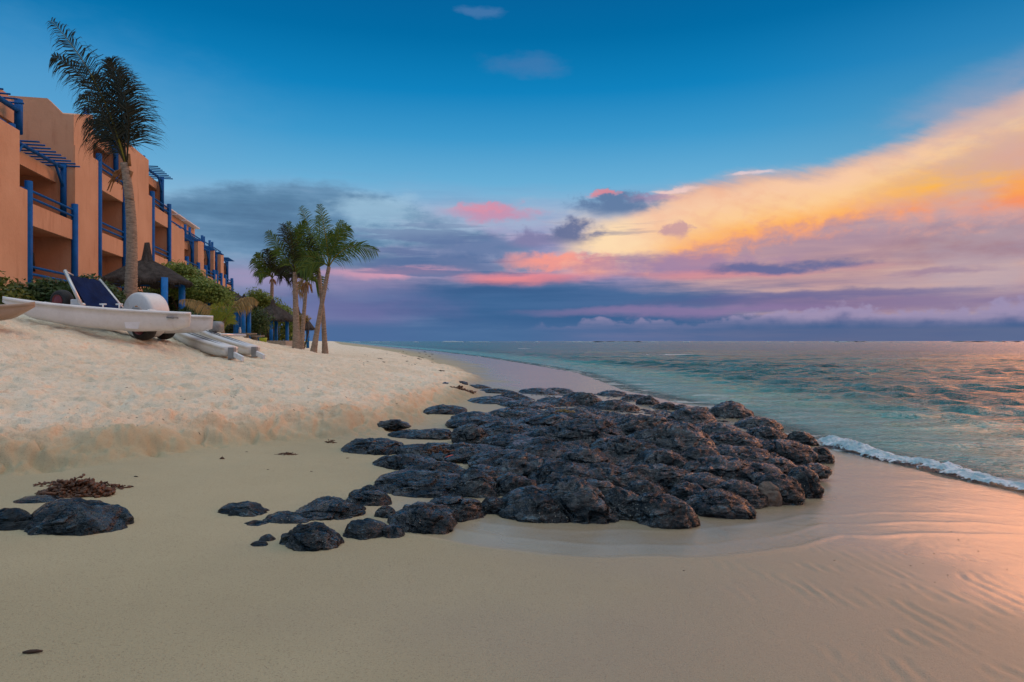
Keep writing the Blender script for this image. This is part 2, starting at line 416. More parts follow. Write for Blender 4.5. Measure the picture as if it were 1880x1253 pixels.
# ------------------------------------------------------------------ materials
def mat(name, fn):
    m = bpy.data.materials.new(name); m.use_nodes = True; t = NT(m.node_tree); t.n.clear()
    b = t.n.new('ShaderNodeBsdfPrincipled'); o = t.n.new('ShaderNodeOutputMaterial'); t.l.new(b.outputs[0], o.inputs[0])
    tc = t.n.new('ShaderNodeTexCoord'); ob = E(t, tc.outputs['Object'])
    ge = t.n.new('ShaderNodeNewGeometry'); wp = E(t, ge.outputs['Position'])
    fn(t, b, ob, wp, o); return m
def simple(name, col, rough=.6, var=.25, scale=6, metal=0, bump=0, bscale=40, spec=.5, dirt=None, stretch=(1, 1, 1)):
    def fn(t, b, ob, wp, o):
        mp = t.n.new('ShaderNodeMapping'); t.put(mp.inputs[0], ob); mp.inputs['Scale'].default_value = stretch
        v = E(t, mp.outputs[0])
        n = t.noise(v, scale, 6, .6); n2 = t.noise(v, scale * 7, 4, .6)
        d = tuple(c * (1 - var) for c in col) + (1,); l = tuple(min(1, c * (1 + var)) for c in col) + (1,)
        c = t.mix(t.mapr(n * .7 + n2 * .3, .3, .7), d, l)
        if dirt: c = t.mix(t.mapr(t.noise(v, scale * 1.7, 8, .7), .54, .74) * .6, c, tuple(dirt) + (1,))
        t.put(b.inputs['Base Color'], c); t.put(b.inputs['Roughness'], t.mapr(n2, .2, .8, max(0, rough - .1), min(1, rough + .1)))
        b.inputs['Metallic'].default_value = metal; b.inputs['Specular IOR Level'].default_value = spec
        if bump: t.put(b.inputs['Normal'], t.bump(t.noise(v, bscale, 5, .6), bump))
    return mat(name, fn)
def m_sand(t, b, ob, wp, o):
    dry, film, wet, scp = t.attr('dry'), t.attr('film'), t.attr('wet'), t.attr('scarp')
    n1 = t.noise(wp, .55, 6, .6); n2 = t.noise(wp, 2.6, 7, .65); n3 = t.noise(wp, 14, 5, .6); g = t.noise(wp, 110, 4, .75); g2 = t.noise(wp, 420, 2, .6)
    cd = t.mix(t.mapr(n1 * .5 + n2 * .5, .38, .62), (.68, .59, .43, 1), (.80, .73, .58, 1))
    cd = t.mix(t.mapr(n2 * .55 + n3 * .45, .52, .63) * .6, cd, (.84, .57, .36, 1))
    cd = t.mix(t.mapr(n3, .54, .68) * .40, cd, (.46, .42, .34, 1))
    cd = t.mix(scp * t.mapr(n2, .32, .6) * .7, cd, (.80, .50, .30, 1))
    cw = t.mix(t.mapr(n1, .3, .7), (.345, .315, .20, 1), (.40, .365, .235, 1))
    cw = t.mix(wet * .75, cw, (.24, .20, .135, 1))
    c = t.mix(dry, cw, cd)
    c = t.mix(t.mapr(g, .54, .66) * .6, c, (.14, .11, .07, 1))
    c = t.mix(t.mapr(g2, .6, .75) * .35, c, (.9, .84, .7, 1))
    c = t.mix(film * .1, c, (.20, .17, .12, 1))
    t.put(b.inputs['Base Color'], c)
    r = t.mix(wet, (.85, .85, .85, 1), (.40, .40, .40, 1)); r = t.mix(film, r, (.22, .22, .22, 1)); r = t.mix(dry, r, (.95, .95, .95, 1))
    t.put(b.inputs['Roughness'], r)
    t.put(b.inputs['Specular IOR Level'], t.mapr(wet + film, 0, 1.6, .25, 1.0, False))
    fine = t.bump(g + g2 * .5, .004, .7)
    h = t.math('MULTIPLY', g, t.math('SUBTRACT', 1.0, film * .85))
    nn = t.bump(h, .006, 1); nn = t.bump(t.math('MULTIPLY', n3, dry), .06, .9, nn)
    lw = t.noise(t.vec(0, 0, 0), 1)   # placeholder constant
    sw = t.noise(wp, 5.0, 3, .5, .6)
    nn = t.bump(sw * wet, .010, .6, nn)
    t.put(b.inputs['Normal'], nn)
M_SAND = mat('beach_sand', m_sand)
def m_rock(t, b, ob, wp, o):
    mp = t.n.new('ShaderNodeMapping'); t.put(mp.inputs[0], wp); mp.inputs['Scale'].default_value = (.55, 1, 1.25); mp.inputs['Rotation'].default_value = (0, .1, -.25); ws = E(t, mp.outputs[0])
    n = t.noise(wp, 3.2, 8, .65); n2 = t.noise(ws, 24, 7, .72); pit = t.voro(wp, 55); pit2 = t.voro(wp, 120); n3 = t.noise(ws, 9, 6, .62)
    crk = t.mapr(t.voro(t.vec(n3 * .35, 0, 0) if False else ws, 4.2, 'DISTANCE_TO_EDGE'), 0, .09)
    c = t.mix(t.mapr(n, .35, .65), (.001, .003, .006, 1), (.003, .009, .015, 1))
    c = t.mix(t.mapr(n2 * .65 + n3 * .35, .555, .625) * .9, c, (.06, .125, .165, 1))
    c = t.mix(t.mapr(n3, .56, .7) * .0, c, (.035, .028, .022, 1))
    zz = t.n.new('ShaderNodeSeparateXYZ'); t.put(zz.inputs[0], wp)
    lowm = t.mapr(E(t, zz.outputs[2]), .52, .26)
    sp = t.mapr(t.voro(wp, 34), .17, .10) * t.mapr(t.noise(wp, 5.5, 3, .5), .50, .60)
    c = t.mix(sp * lowm * .9, c, (.42, .38, .30, 1))
    t.put(b.inputs['Base Color'], c)
    t.put(b.inputs['Roughness'], t.mapr(n2, .3, .7, .12, .30)); b.inputs['Specular IOR Level'].default_value = .3; b.inputs['Specular Tint'].default_value = (.5, .82, 1, 1)
    nn = t.bump(n3, .13, 1); nn = t.bump(crk, .06, 1, nn)
    t.put(b.inputs['Coat Weight'], t.mapr(n3 * .6 + n * .4, .42, .60, .12, .85)); b.inputs['Coat IOR'].default_value = 1.72; b.inputs['Coat Roughness'].default_value = .11; b.inputs['Coat Tint'].default_value = (.8, .95, 1, 1)
    t.put(b.inputs['Coat Normal'], t.bump(n2, .016, .8, nn)); nn = t.bump(n2, .03, .9, nn); nn = t.bump(t.mapr(pit, .0, .5), .010, .8, nn); nn = t.bump(t.mapr(pit2, 0, .45), .005, .7, nn)
    t.put(b.inputs['Normal'], nn)
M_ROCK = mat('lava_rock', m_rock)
M_ROCKB = simple('brown_stone', (.085, .065, .05), .6, .35, 8, bump=.02, bscale=25)
def m_sea(t, b, ob, wp, o):
    dep, foam = t.attr('depth'), t.attr('foam')
    mp = t.n.new('ShaderNodeMapping'); t.put(mp.inputs[0], wp); mp.inputs['Scale'].default_value = (.45, 1.5, 1); mp.inputs['Rotation'].default_value = (0, 0, -.32)
    v = E(t, mp.outputs[0])
    a = t.noise(v, .9, 7, .66, .4); a2 = t.noise(v, 5.5, 4, .6, .5); a3 = t.noise(v, .16, 3, .5)
    c = t.mix(t.mapr(a3, .3, .7), (.005, .12, .13, 1), (.02, .25, .25, 1))
    c = t.mix(t.mapr(dep, .9, 2.2), (.10, .45, .42, 1), c)
    c = t.mix(t.mapr(dep, 6, 30) * .5, c, (.008, .10, .11, 1))
    nn = t.bump(a, 1.1, 1); nn = t.bump(a2, .14, .9, nn)
    b.inputs['IOR'].default_value = 1.42
    t.put(b.inputs['Base Color'], t.mix(foam, c, (.80, .82, .84, 1)))
    t.put(b.inputs['Roughness'], t.mapr(foam, 0, 1, .17, .8)); t.put(b.inputs['Normal'], nn)
    tr = t.n.new('ShaderNodeBsdfTransparent'); tr.inputs[0].default_value = (.82, .95, .93, 1)
    gl = t.n.new('ShaderNodeBsdfGlossy'); gl.inputs['Roughness'].default_value = .08; t.put(gl.inputs['Normal'], nn)
    fr = t.n.new('ShaderNodeFresnel'); fr.inputs[0].default_value = 1.33; t.put(fr.inputs['Normal'], nn)
    m1 = t.n.new('ShaderNodeMixShader'); t.l.new(fr.outputs[0], m1.inputs[0]); t.l.new(tr.outputs[0], m1.inputs[1]); t.l.new(gl.outputs[0], m1.inputs[2])
    m2 = t.n.new('ShaderNodeMixShader'); t.put(m2.inputs[0], t.math('MAXIMUM', t.mapr(dep, .02, .36), foam)); t.l.new(m1.outputs[0], m2.inputs[1]); t.l.new(b.outputs[0], m2.inputs[2])
    t.l.new(m2.outputs[0], o.inputs[0])
M_SEA = mat('sea_water', m_sea)
def m_foam(t, b, ob, wp, o):
    n = t.noise(wp, 30, 6, .7); n1 = t.noise(wp, 6, 5, .6)
    t.put(b.inputs['Base Color'], t.mix(t.mapr(n1, .42, .62), (.28, .44, .50, 1), (.60, .66, .70, 1)))
    b.inputs['Roughness'].default_value = .6; b.inputs['Subsurface Weight'].default_value = .15
    t.put(b.inputs['Normal'], t.bump(n, .02, .9))
def m_break(t, b, ob, wp, o):
    m_foam(t, b, ob, wp, o)
    cov = t.attr('cover'); n = t.noise(wp, 9, 7, .68); v = t.voro(wp, 26)
    tr = t.n.new('ShaderNodeBsdfTransparent'); mx = t.n.new('ShaderNodeMixShader')
    t.put(mx.inputs[0], t.mapr(cov + (n - .5) * 1.5 + (v - .3) * .5, .30, .55)); t.l.new(tr.outputs[0], mx.inputs[1]); t.l.new(b.outputs[0], mx.inputs[2]); t.l.new(mx.outputs[0], o.inputs[0])
M_FOAM = mat('foam', m_foam); M_BREAK = mat('breaking_foam', m_break)
def m_coral(t, b, ob, wp, o):
    n = t.noise(wp, .5, 6, .6); n2 = t.noise(wp, 9, 5, .6)
    mp = t.n.new('ShaderNodeMapping'); t.put(mp.inputs[0], wp); mp.inputs['Scale'].default_value = (3, 3, .35)
    st = t.noise(E(t, mp.outputs[0]), 1.2, 7, .65)
    c = t.mix(t.mapr(n, .3, .7), (.55, .325, .20, 1), (.63, .39, .25, 1))
    c = t.mix(t.mapr(st, .52, .74) * .5, c, (.40, .19, .11, 1)); c = t.mix(t.mapr(n2, .5, .8) * .25, c, (.72, .38, .24, 1))
    t.put(b.inputs['Base Color'], c); b.inputs['Roughness'].default_value = .9; b.inputs['Specular IOR Level'].default_value = .2
    t.put(b.inputs['Normal'], t.bump(n2, .02, .5))
M_CORAL = mat('coral_render', m_coral)
M_BLUE = simple('blue_paint', (.003, .095, .34), .5, .22, 2.5, dirt=(.012, .07, .15), spec=.12)
M_BLUE2 = simple('bright_blue_paint', (.004, .16, .52), .5, .22, 3, dirt=(.02, .12, .25), spec=.25)
M_THATCH = simple('weathered_thatch', (.055, .052, .050), .95, .5, 5, bump=.06, bscale=26, spec=.1, stretch=(1, 1, .35))
M_WHITE = simple('white_gelcoat', (.66, .68, .68), .35, .08, 2.5, dirt=(.50, .46, .38), bump=.0)
M_WHITE2 = simple('white_worn_plastic', (.66, .70, .74), .45, .08, 4, dirt=(.45, .42, .36))
M_BEIGE = simple('beige_hull', (.36, .26, .19), .45, .15, 3)
M_NAVY = simple('navy_canvas', (.004, .016, .07), .85, .35, 4, bump=.02, bscale=9, spec=.1)
M_TYRE = simple('black_rubber', (.012, .012, .013), .7, .3, 8, dirt=(.09, .07, .05))
M_RIM = simple('dark_red_rim', (.16, .02, .025), .5, .2, 8)
M_ALU = simple('aluminium', (.55, .56, .56), .4, .1, 6, metal=.8)
M_GREY = simple('grey_fitting', (.20, .22, .23), .5, .2, 9)
M_TRUNK = simple('palm_trunk', (.34, .27, .21), .9, .45, 7, bump=.05, bscale=14, spec=.15, dirt=(.12, .09, .07), stretch=(1, 1, 4))
M_BARK = simple('dark_bark', (.06, .045, .035), .9, .3, 8)
M_HUSK = simple('dry_husk', (.24, .12, .05), .9, .4, 12)
M_GLASS = simple('dark_window_glass', (.02, .025, .03), .12, .2, 2)
M_GLASSG = simple('grey_window_glass', (.16, .22, .24), .25, .2, 1)
M_DARKW = simple('dark_frame', (.02, .02, .022), .6, .2, 4)
M_TILE = simple('terracotta_floor', (.35, .17, .10), .7, .2, 4)
M_SEAWEED = simple('brown_seaweed', (.085, .035, .014), .5, .6, 24, bump=.01, bscale=60, dirt=(.22, .11, .02))
M_TWIG = simple('driftwood', (.05, .03, .02), .9, .3, 20)
M_SHELL = simple('shell_debris', (.60, .52, .42), .7, .2, 20)
M_BLACK = simple('black_neoprene', (.006, .007, .009), .8, .3, 6)
M_POT = simple('yellow_green_plastic', (.30, .38, .02), .5, .2, 6)
M_LEAFRED = simple('fallen_coral_leaf', (.75, .12, .07), .6, .2, 20)
M_STONE = simple('pale_stone', (.30, .27, .23), .9, .25, 6, bump=.02)
def leafmat(name, cols, trans=.25):
    def fn(t, b, ob, wp, o):
        g = t.n.new('ShaderNodeNewGeometry')
        rnd = E(t, g.outputs['Random Per Island'])
        c = t.ramp(rnd, [(i / max(1, len(cols) - 1), tuple(q) + (1,)) for i, q in enumerate(cols)])
        t.put(b.inputs['Base Color'], c); b.inputs['Roughness'].default_value = .55; b.inputs['Specular IOR Level'].default_value = .3
        tl = t.n.new('ShaderNodeBsdfTranslucent'); t.put(tl.inputs[0], c)
        mx = t.n.new('ShaderNodeMixShader'); mx.inputs[0].default_value = trans
        t.l.new(b.outputs[0], mx.inputs[1]); t.l.new(tl.outputs[0], mx.inputs[2]); t.l.new(mx.outputs[0], o.inputs[0])
    return mat(name, fn)
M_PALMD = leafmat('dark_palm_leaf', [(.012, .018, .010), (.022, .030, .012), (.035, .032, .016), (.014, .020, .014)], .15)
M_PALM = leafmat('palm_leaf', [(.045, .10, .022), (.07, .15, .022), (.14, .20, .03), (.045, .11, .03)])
M_PALMR = leafmat('palm_rib', [(.28, .25, .03), (.24, .22, .03)])
M_PALMY = leafmat('young_palm_leaf', [(.16, .22, .025), (.26, .28, .04), (.12, .20, .03)], .35)
M_PALMDRY = leafmat('dry_palm_leaf', [(.30, .21, .08), (.42, .30, .12), (.24, .20, .09), (.34, .28, .13)], .3)
M_HEDGE = leafmat('hedge_leaf', [(.03, .05, .008), (.09, .12, .016), (.17, .18, .02), (.04, .07, .012), (.10, .12, .016)])
M_SHRUB = leafmat('shrub_leaf', [(.10, .17, .03), (.18, .26, .05), (.27, .34, .08), (.06, .12, .025)])
M_SHRUBD = leafmat('deep_shrub_leaf', [(.035, .07, .02), (.06, .11, .03), (.022, .045, .015)])

# ------------------------------------------------------------------ polar grids
def polar(ang, rad):
    A, R = np.meshgrid(ang, rad)
    X = R * np.sin(A); Y = R * np.cos(A)
    nr, na = A.shape
    i = np.arange(nr * na).reshape(nr, na)
    Fc = np.stack([i[:-1, :-1], i[:-1, 1:], i[1:, 1:], i[1:, :-1]], -1).reshape(-1, 4)
    return X.ravel(), Y.ravel(), Fc
def angs(nd, lo=-44, hi=44, wide=180):
    a = np.concatenate([np.linspace(-wide, lo, 60)[:-1], np.linspace(lo, hi, nd), np.linspace(hi, wide, 60)[1:]])
    return np.radians(a)
def attr(o, name, vals):
    a = o.data.attributes.new(name, 'FLOAT', 'POINT'); a.data.foreach_set('value', np.asarray(vals, dtype=np.float32))

def build_beach():
    rad = np.concatenate([[.02, .5, 1, 1.5], np.geomspace(1.9, 40, 720), np.geomspace(40.5, 300, 170), np.geomspace(320, 3000, 16)])
    X, Y, Fc = polar(angs(820), rad)
    Z, T, S, dry, sc = beach_h(X, Y)
    Z = np.where(Y > 600, np.minimum(Z, 1.5), Z)
    yc0 = np.interp(X, [-1.2, -.7, .2, 1.0, 1.6, 2.3, 3.2, 4.5], [5.2, 4.32, 3.98, 4.05, 4.25, 4.75, 5.0, 5.0]) + .02 * np.sin(X * 9)
    for dq, aq in ((0, .006), (.30, .004), (.62, .003)):
        q = Y - yc0 - dq + .05 * fbm(X * 1.5 + dq * 9, Y * .5, o=2)
        Z = Z + aq * np.exp(-(q / .04) ** 2) * sstep(-1.3, -.6, X) * sstep(4.6, 3.6, X)
    o = link('beach_sand', np.stack([X, Y, Z], 1), Fc, M_SAND, smooth=True, origin=(0, 0, 0))
    nz = fbm(X * .55, Y * .8, o=4)
    wet = sstep(7.0, 3.4, T + nz * 1.4)
    # thin film: along the surf, a swash lobe in front of the rocks, and the gleaming pool beyond them
    f1 = sstep(3.7, 2.1, T + nz * 1.3 + .25 * np.sin(Y * 2 + X)) * sstep(2.5, 4.0, Y + X * .4)
    yc = np.interp(X, [-1.2, -.7, .2, 1.0, 1.6, 2.3, 3.2, 4.5], [5.2, 4.32, 3.98, 4.05, 4.25, 4.75, 5.0, 5.0]) + .02 * np.sin(X * 9)
    f2 = sstep(-.01, .06, Y - yc) * sstep(-1.15, -.5, X) * sstep(6.6, 5.8, Y) * .85
    f3 = sstep(4.3, 3.3, T + nz * 1.0) * sstep(17, 20, Y) * sstep(60, 44, Y)
    film = np.clip(np.maximum(np.maximum(f1, f2), f3), 0, 1) * (1 - dry)
    attr(o, 'dry', dry); attr(o, 'wet', wet * (1 - dry)); attr(o, 'film', film)
    attr(o, 'scarp', np.clip(sc * np.interp(Y, [0, 14, 24], [1, 1, .2]), 0, 1))
    tag(o, 'pale sandy beach with footprints, rising to the hotel', 'beach', kind='structure')
build_beach()

def build_sea():
    rad = np.concatenate([np.geomspace(3.0, 60, 620), np.geomspace(60.6, 400, 260), np.geomspace(410, 12000, 60)])
    A = np.radians(np.concatenate([np.linspace(-60, -20, 30)[:-1], np.linspace(-20, 44, 760), np.linspace(44, 178, 60)[1:]]))
    X, Y, Fc = polar(A, rad)
    T = (xsh(Y) - X) * .97; D = np.hypot(X, Y)
    off = np.maximum(-T, 0)
    amp = sstep(.1, 7, off)
    z = np.zeros_like(X)
    rng = np.random.default_rng(3)
    for k in range(40):
        L = .35 + 1.9 * rng.random() ** 1.4; th = rng.normal(math.radians(247), .42)
        kx, ky = math.cos(th) * 2 * PI / L, math.sin(th) * 2 * PI / L
        ph = rng.uniform(0, 2 * PI); a = .0088 * L ** .8
        f = np.interp(D, [0, L * 32, L * 70], [1, 1, 0])
        w = np.sin(kx * X + ky * Y + ph + 1.4 * fbm(X * .3 + k, Y * .3, o=2))
        z += a * f * (w + .35 * (np.abs(w) ** 1.5 * np.sign(w)))
    gust = .75 + .5 * sstep(-.3, .5, fbm(X * .08, Y * .16, o=3))
    z = z * amp * gust
    # low swells running in to the shore
    wl = off + .5 * fbm(X * .35, Y * .18, o=3) * 1.4
    for (o0, a0, wd) in ((1.35, .10, .26), (3.6, .13, .36), (7.2, .11, .5), (12.5, .10, .6)):
        m = sstep(-.35, .35, fbm(X * .05 + o0, Y * .05, o=2) + .15)
        z += .75 * a0 * np.exp(-((wl - o0) / wd) ** 2) * np.interp(D, [0, 15, 32], [1, 1, 0]) * m
    z += .012 * sstep(0, 1, off)
    z -= np.where(T > 0, .05 * T * 0 + .0, 0)
    ground = base_h(X, Y)[0]
    depth = off * .35
    foam = .8 * sstep(.42, .72, fbm(X * 2.2, Y * 2.2, o=5) + .55 * np.exp(-((off - .25) / .35) ** 2) - .12 - .02 * np.maximum(off - .5, 0) * 12)
    foam = foam * sstep(2.0, .6, off)
    # churned shallows beyond the rocks and a broken crest farther out
    foam = np.maximum(foam, .8 * sstep(.05, .5, fbm(X * .9, Y * 3.0, o=5)) * sstep(2.6, .4, off) * sstep(12, 16, Y) * sstep(60, 30, Y))
    c = G(1305, 652)
    foam = np.maximum(foam, sstep(.0, .35, fbm(X * 1.1, Y * .5, o=4) + .75 - ((X - 17.5) / 3.4) ** 2 - ((Y - 74) / 2.2) ** 2))
    c2 = P(960, 640.5, 134)
    foam = np.maximum(foam, sstep(.0, .35, fbm(X * 1.1, Y * .5, o=4) + .6 - ((X - c2[0]) / 1.8) ** 2 - ((Y - 134) / 3) ** 2))
    keep = (T[Fc].min(1) < .75)
    Fc = Fc[keep]
    used = np.unique(Fc); rm = -np.ones(len(X), int); rm[used] = np.arange(len(used))
    o = link('sea_water', np.stack([X, Y, z], 1)[used], rm[Fc], M_SEA, smooth=True, origin=(0, 0, 0))
    attr(o, 'depth', depth[used]); attr(o, 'foam', np.clip(foam, 0, 1)[used])
    tag(o, 'turquoise lagoon water catching the pink and orange sky', 'sea', kind='structure')
build_sea()

def build_breaker():
    # foaming shore break along the water's edge from the rocks to the right
    path = [G(1522, 812), G(1560, 826), G(1600, 838), G(1660, 850), G(1720, 862), G(1790, 880), G(1860, 897), G(1960, 925), G(2100, 965)]
    n = 520; m = 46
    tt = np.linspace(0, len(path) - 1, n)
    cx = np.interp(tt, range(len(path)), [p[0] for p in path]); cy = np.interp(tt, range(len(path)), [p[1] for p in path])
    tx, ty = np.gradient(cx), np.gradient(cy); L = np.hypot(tx, ty); nx, ny = -ty / L, tx / L
    w = np.linspace(-1, 1, m)
    s = np.cumsum(L)
    Wd = (.15 + .08 * fbm(s * 1.5, s * 0, o=3)) * np.interp(tt, [0, .6, 2, 8], [1.5, 1.35, .95, 1])
    Ht = (.11 + .045 * fbm(s * 2.2 + 5, s * 0, o=3)) * np.interp(tt, [0, .4, 1.4, 2.4, 8], [1.3, 1.6, 1.25, .85, .85])
    X = cx[:, None] + nx[:, None] * w[None] * Wd[:, None] * 1.2 + .05 * fbm(s * 3, s * 0 + 4, o=3)[:, None]
    Y = cy[:, None] + ny[:, None] * w[None] * Wd[:, None] * 1.2
    prof = np.clip(1 - w ** 2, 0, 1) ** .6 * (1 + .35 * w)
    lump = 1 + .55 * fbm(X * 7, Y * 7, o=4) + .35 * ridge(X * 16, Y * 16, o=3)
    Z = prof[None] * Ht[:, None] * lump * .55 - .012 + .02 * (np.abs(w) < .98)
    Z[:, 0] = -.03; Z[:, -1] = -.03
    i = np.arange(n * m).reshape(n, m)
    Fc = np.stack([i[:-1, :-1], i[1:, :-1], i[1:, 1:], i[:-1, 1:]], -1).reshape(-1, 4)
    o = link('breaking_wave', np.stack([X.ravel(), Y.ravel(), Z.ravel()], 1), Fc, M_BREAK, smooth=True)
    attr(o, 'cover', np.clip(1.25 * (1 - np.abs(w[None] + 0 * X)) ** .8 * np.interp(tt, [0, .5, 2, 3, 8], [.8, 1.1, 1, .72, .75])[:, None], 0, 1).ravel())
    tag(o, 'white foaming shore break curling along the edge of the wet sand', 'wave', kind='stuff')
build_breaker()

def build_reef():
    # far line of surf on the reef
    mb = MB(); rng = random.Random(4)
    u = 640
    while u < 1900:
        w = rng.uniform(8, 70); Y = 900 + rng.uniform(-40, 40)
        a, b = P(u, 627, Y), P(u + w, 627, Y)
        h = rng.uniform(.5, 1.5) * (1.6 if 800 < u < 850 else 1); k = max(4, int(w / 4))
        pts = [a + (b - a) * i / k for i in range(k + 1)]
        rr = [max(.12, h * abs(math.sin(PI * i / k)) ** .5 * rng.uniform(.4, 1)) for i in range(k + 1)]
        mb.tube([np.array([p[0], p[1], .1]) for p in pts], rr, 6)
        u += w + rng.uniform(2, 46)
    o = mb.build('reef_surf', M_FOAM, smooth=True)
    tag(o, 'thin broken line of white surf on the reef at the horizon', 'surf', kind='stuff')
    mb = MB(); 
    for (a, b) in ((1085, 1180), (1530, 1590), (1740, 1880)):
        p, q = P(a, 627, 940), P(b, 627, 940); k = 14
        mb.tube([np.array([p[0] + (q[0] - p[0]) * i / k, 940, .0]) for i in range(k + 1)], [max(.1, 1.1 * abs(math.sin(i * 2.3)) + .5) if 0 < i < k else .05 for i in range(k + 1)], 6)
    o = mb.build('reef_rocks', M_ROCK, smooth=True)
    tag(o, 'low dark reef heads just showing along the horizon', 'reef', kind='stuff')
build_reef()
# ------------------------------------------------------------------ lava rocks
def ico(sub):
    me = bpy.data.meshes.new('t'); import bmesh
    bm = bmesh.new(); bmesh.ops.create_icosphere(bm, subdivisions=sub, radius=1); bm.to_mesh(me); bm.free()
    v = np.zeros(len(me.vertices) * 3); me.vertices.foreach_get('co', v)
    f = np.zeros(len(me.polygons) * 3, dtype=np.int32); me.polygons.foreach_get('vertices', f)
    bpy.data.meshes.remove(me); return v.reshape(-1, 3), f.reshape(-1, 3)
ICO = {4: ico(4), 5: ico(5), 6: ico(6)}
def mound(x, y):      # extra height of the rocky bed over the sand
    return .22 * np.exp(-((x - .9) / 1.5) ** 2 - ((y - 9.0) / 3.0) ** 2) + .14 * np.exp(-((x - 2.6) / 1.2) ** 2 - ((y - 8.5) / 2.6) ** 2)
def GR(u, v):
    Y = np.geomspace(1.8, 60, 4000); X = (u - U0) / F * Y; Z = CZ + (V0 - v) / F * Y
    h = base_h(X, Y)[0] + mound(X, Y)
    i = np.argmax(Z <= h); return np.array([X[i], Y[i], h[i]])
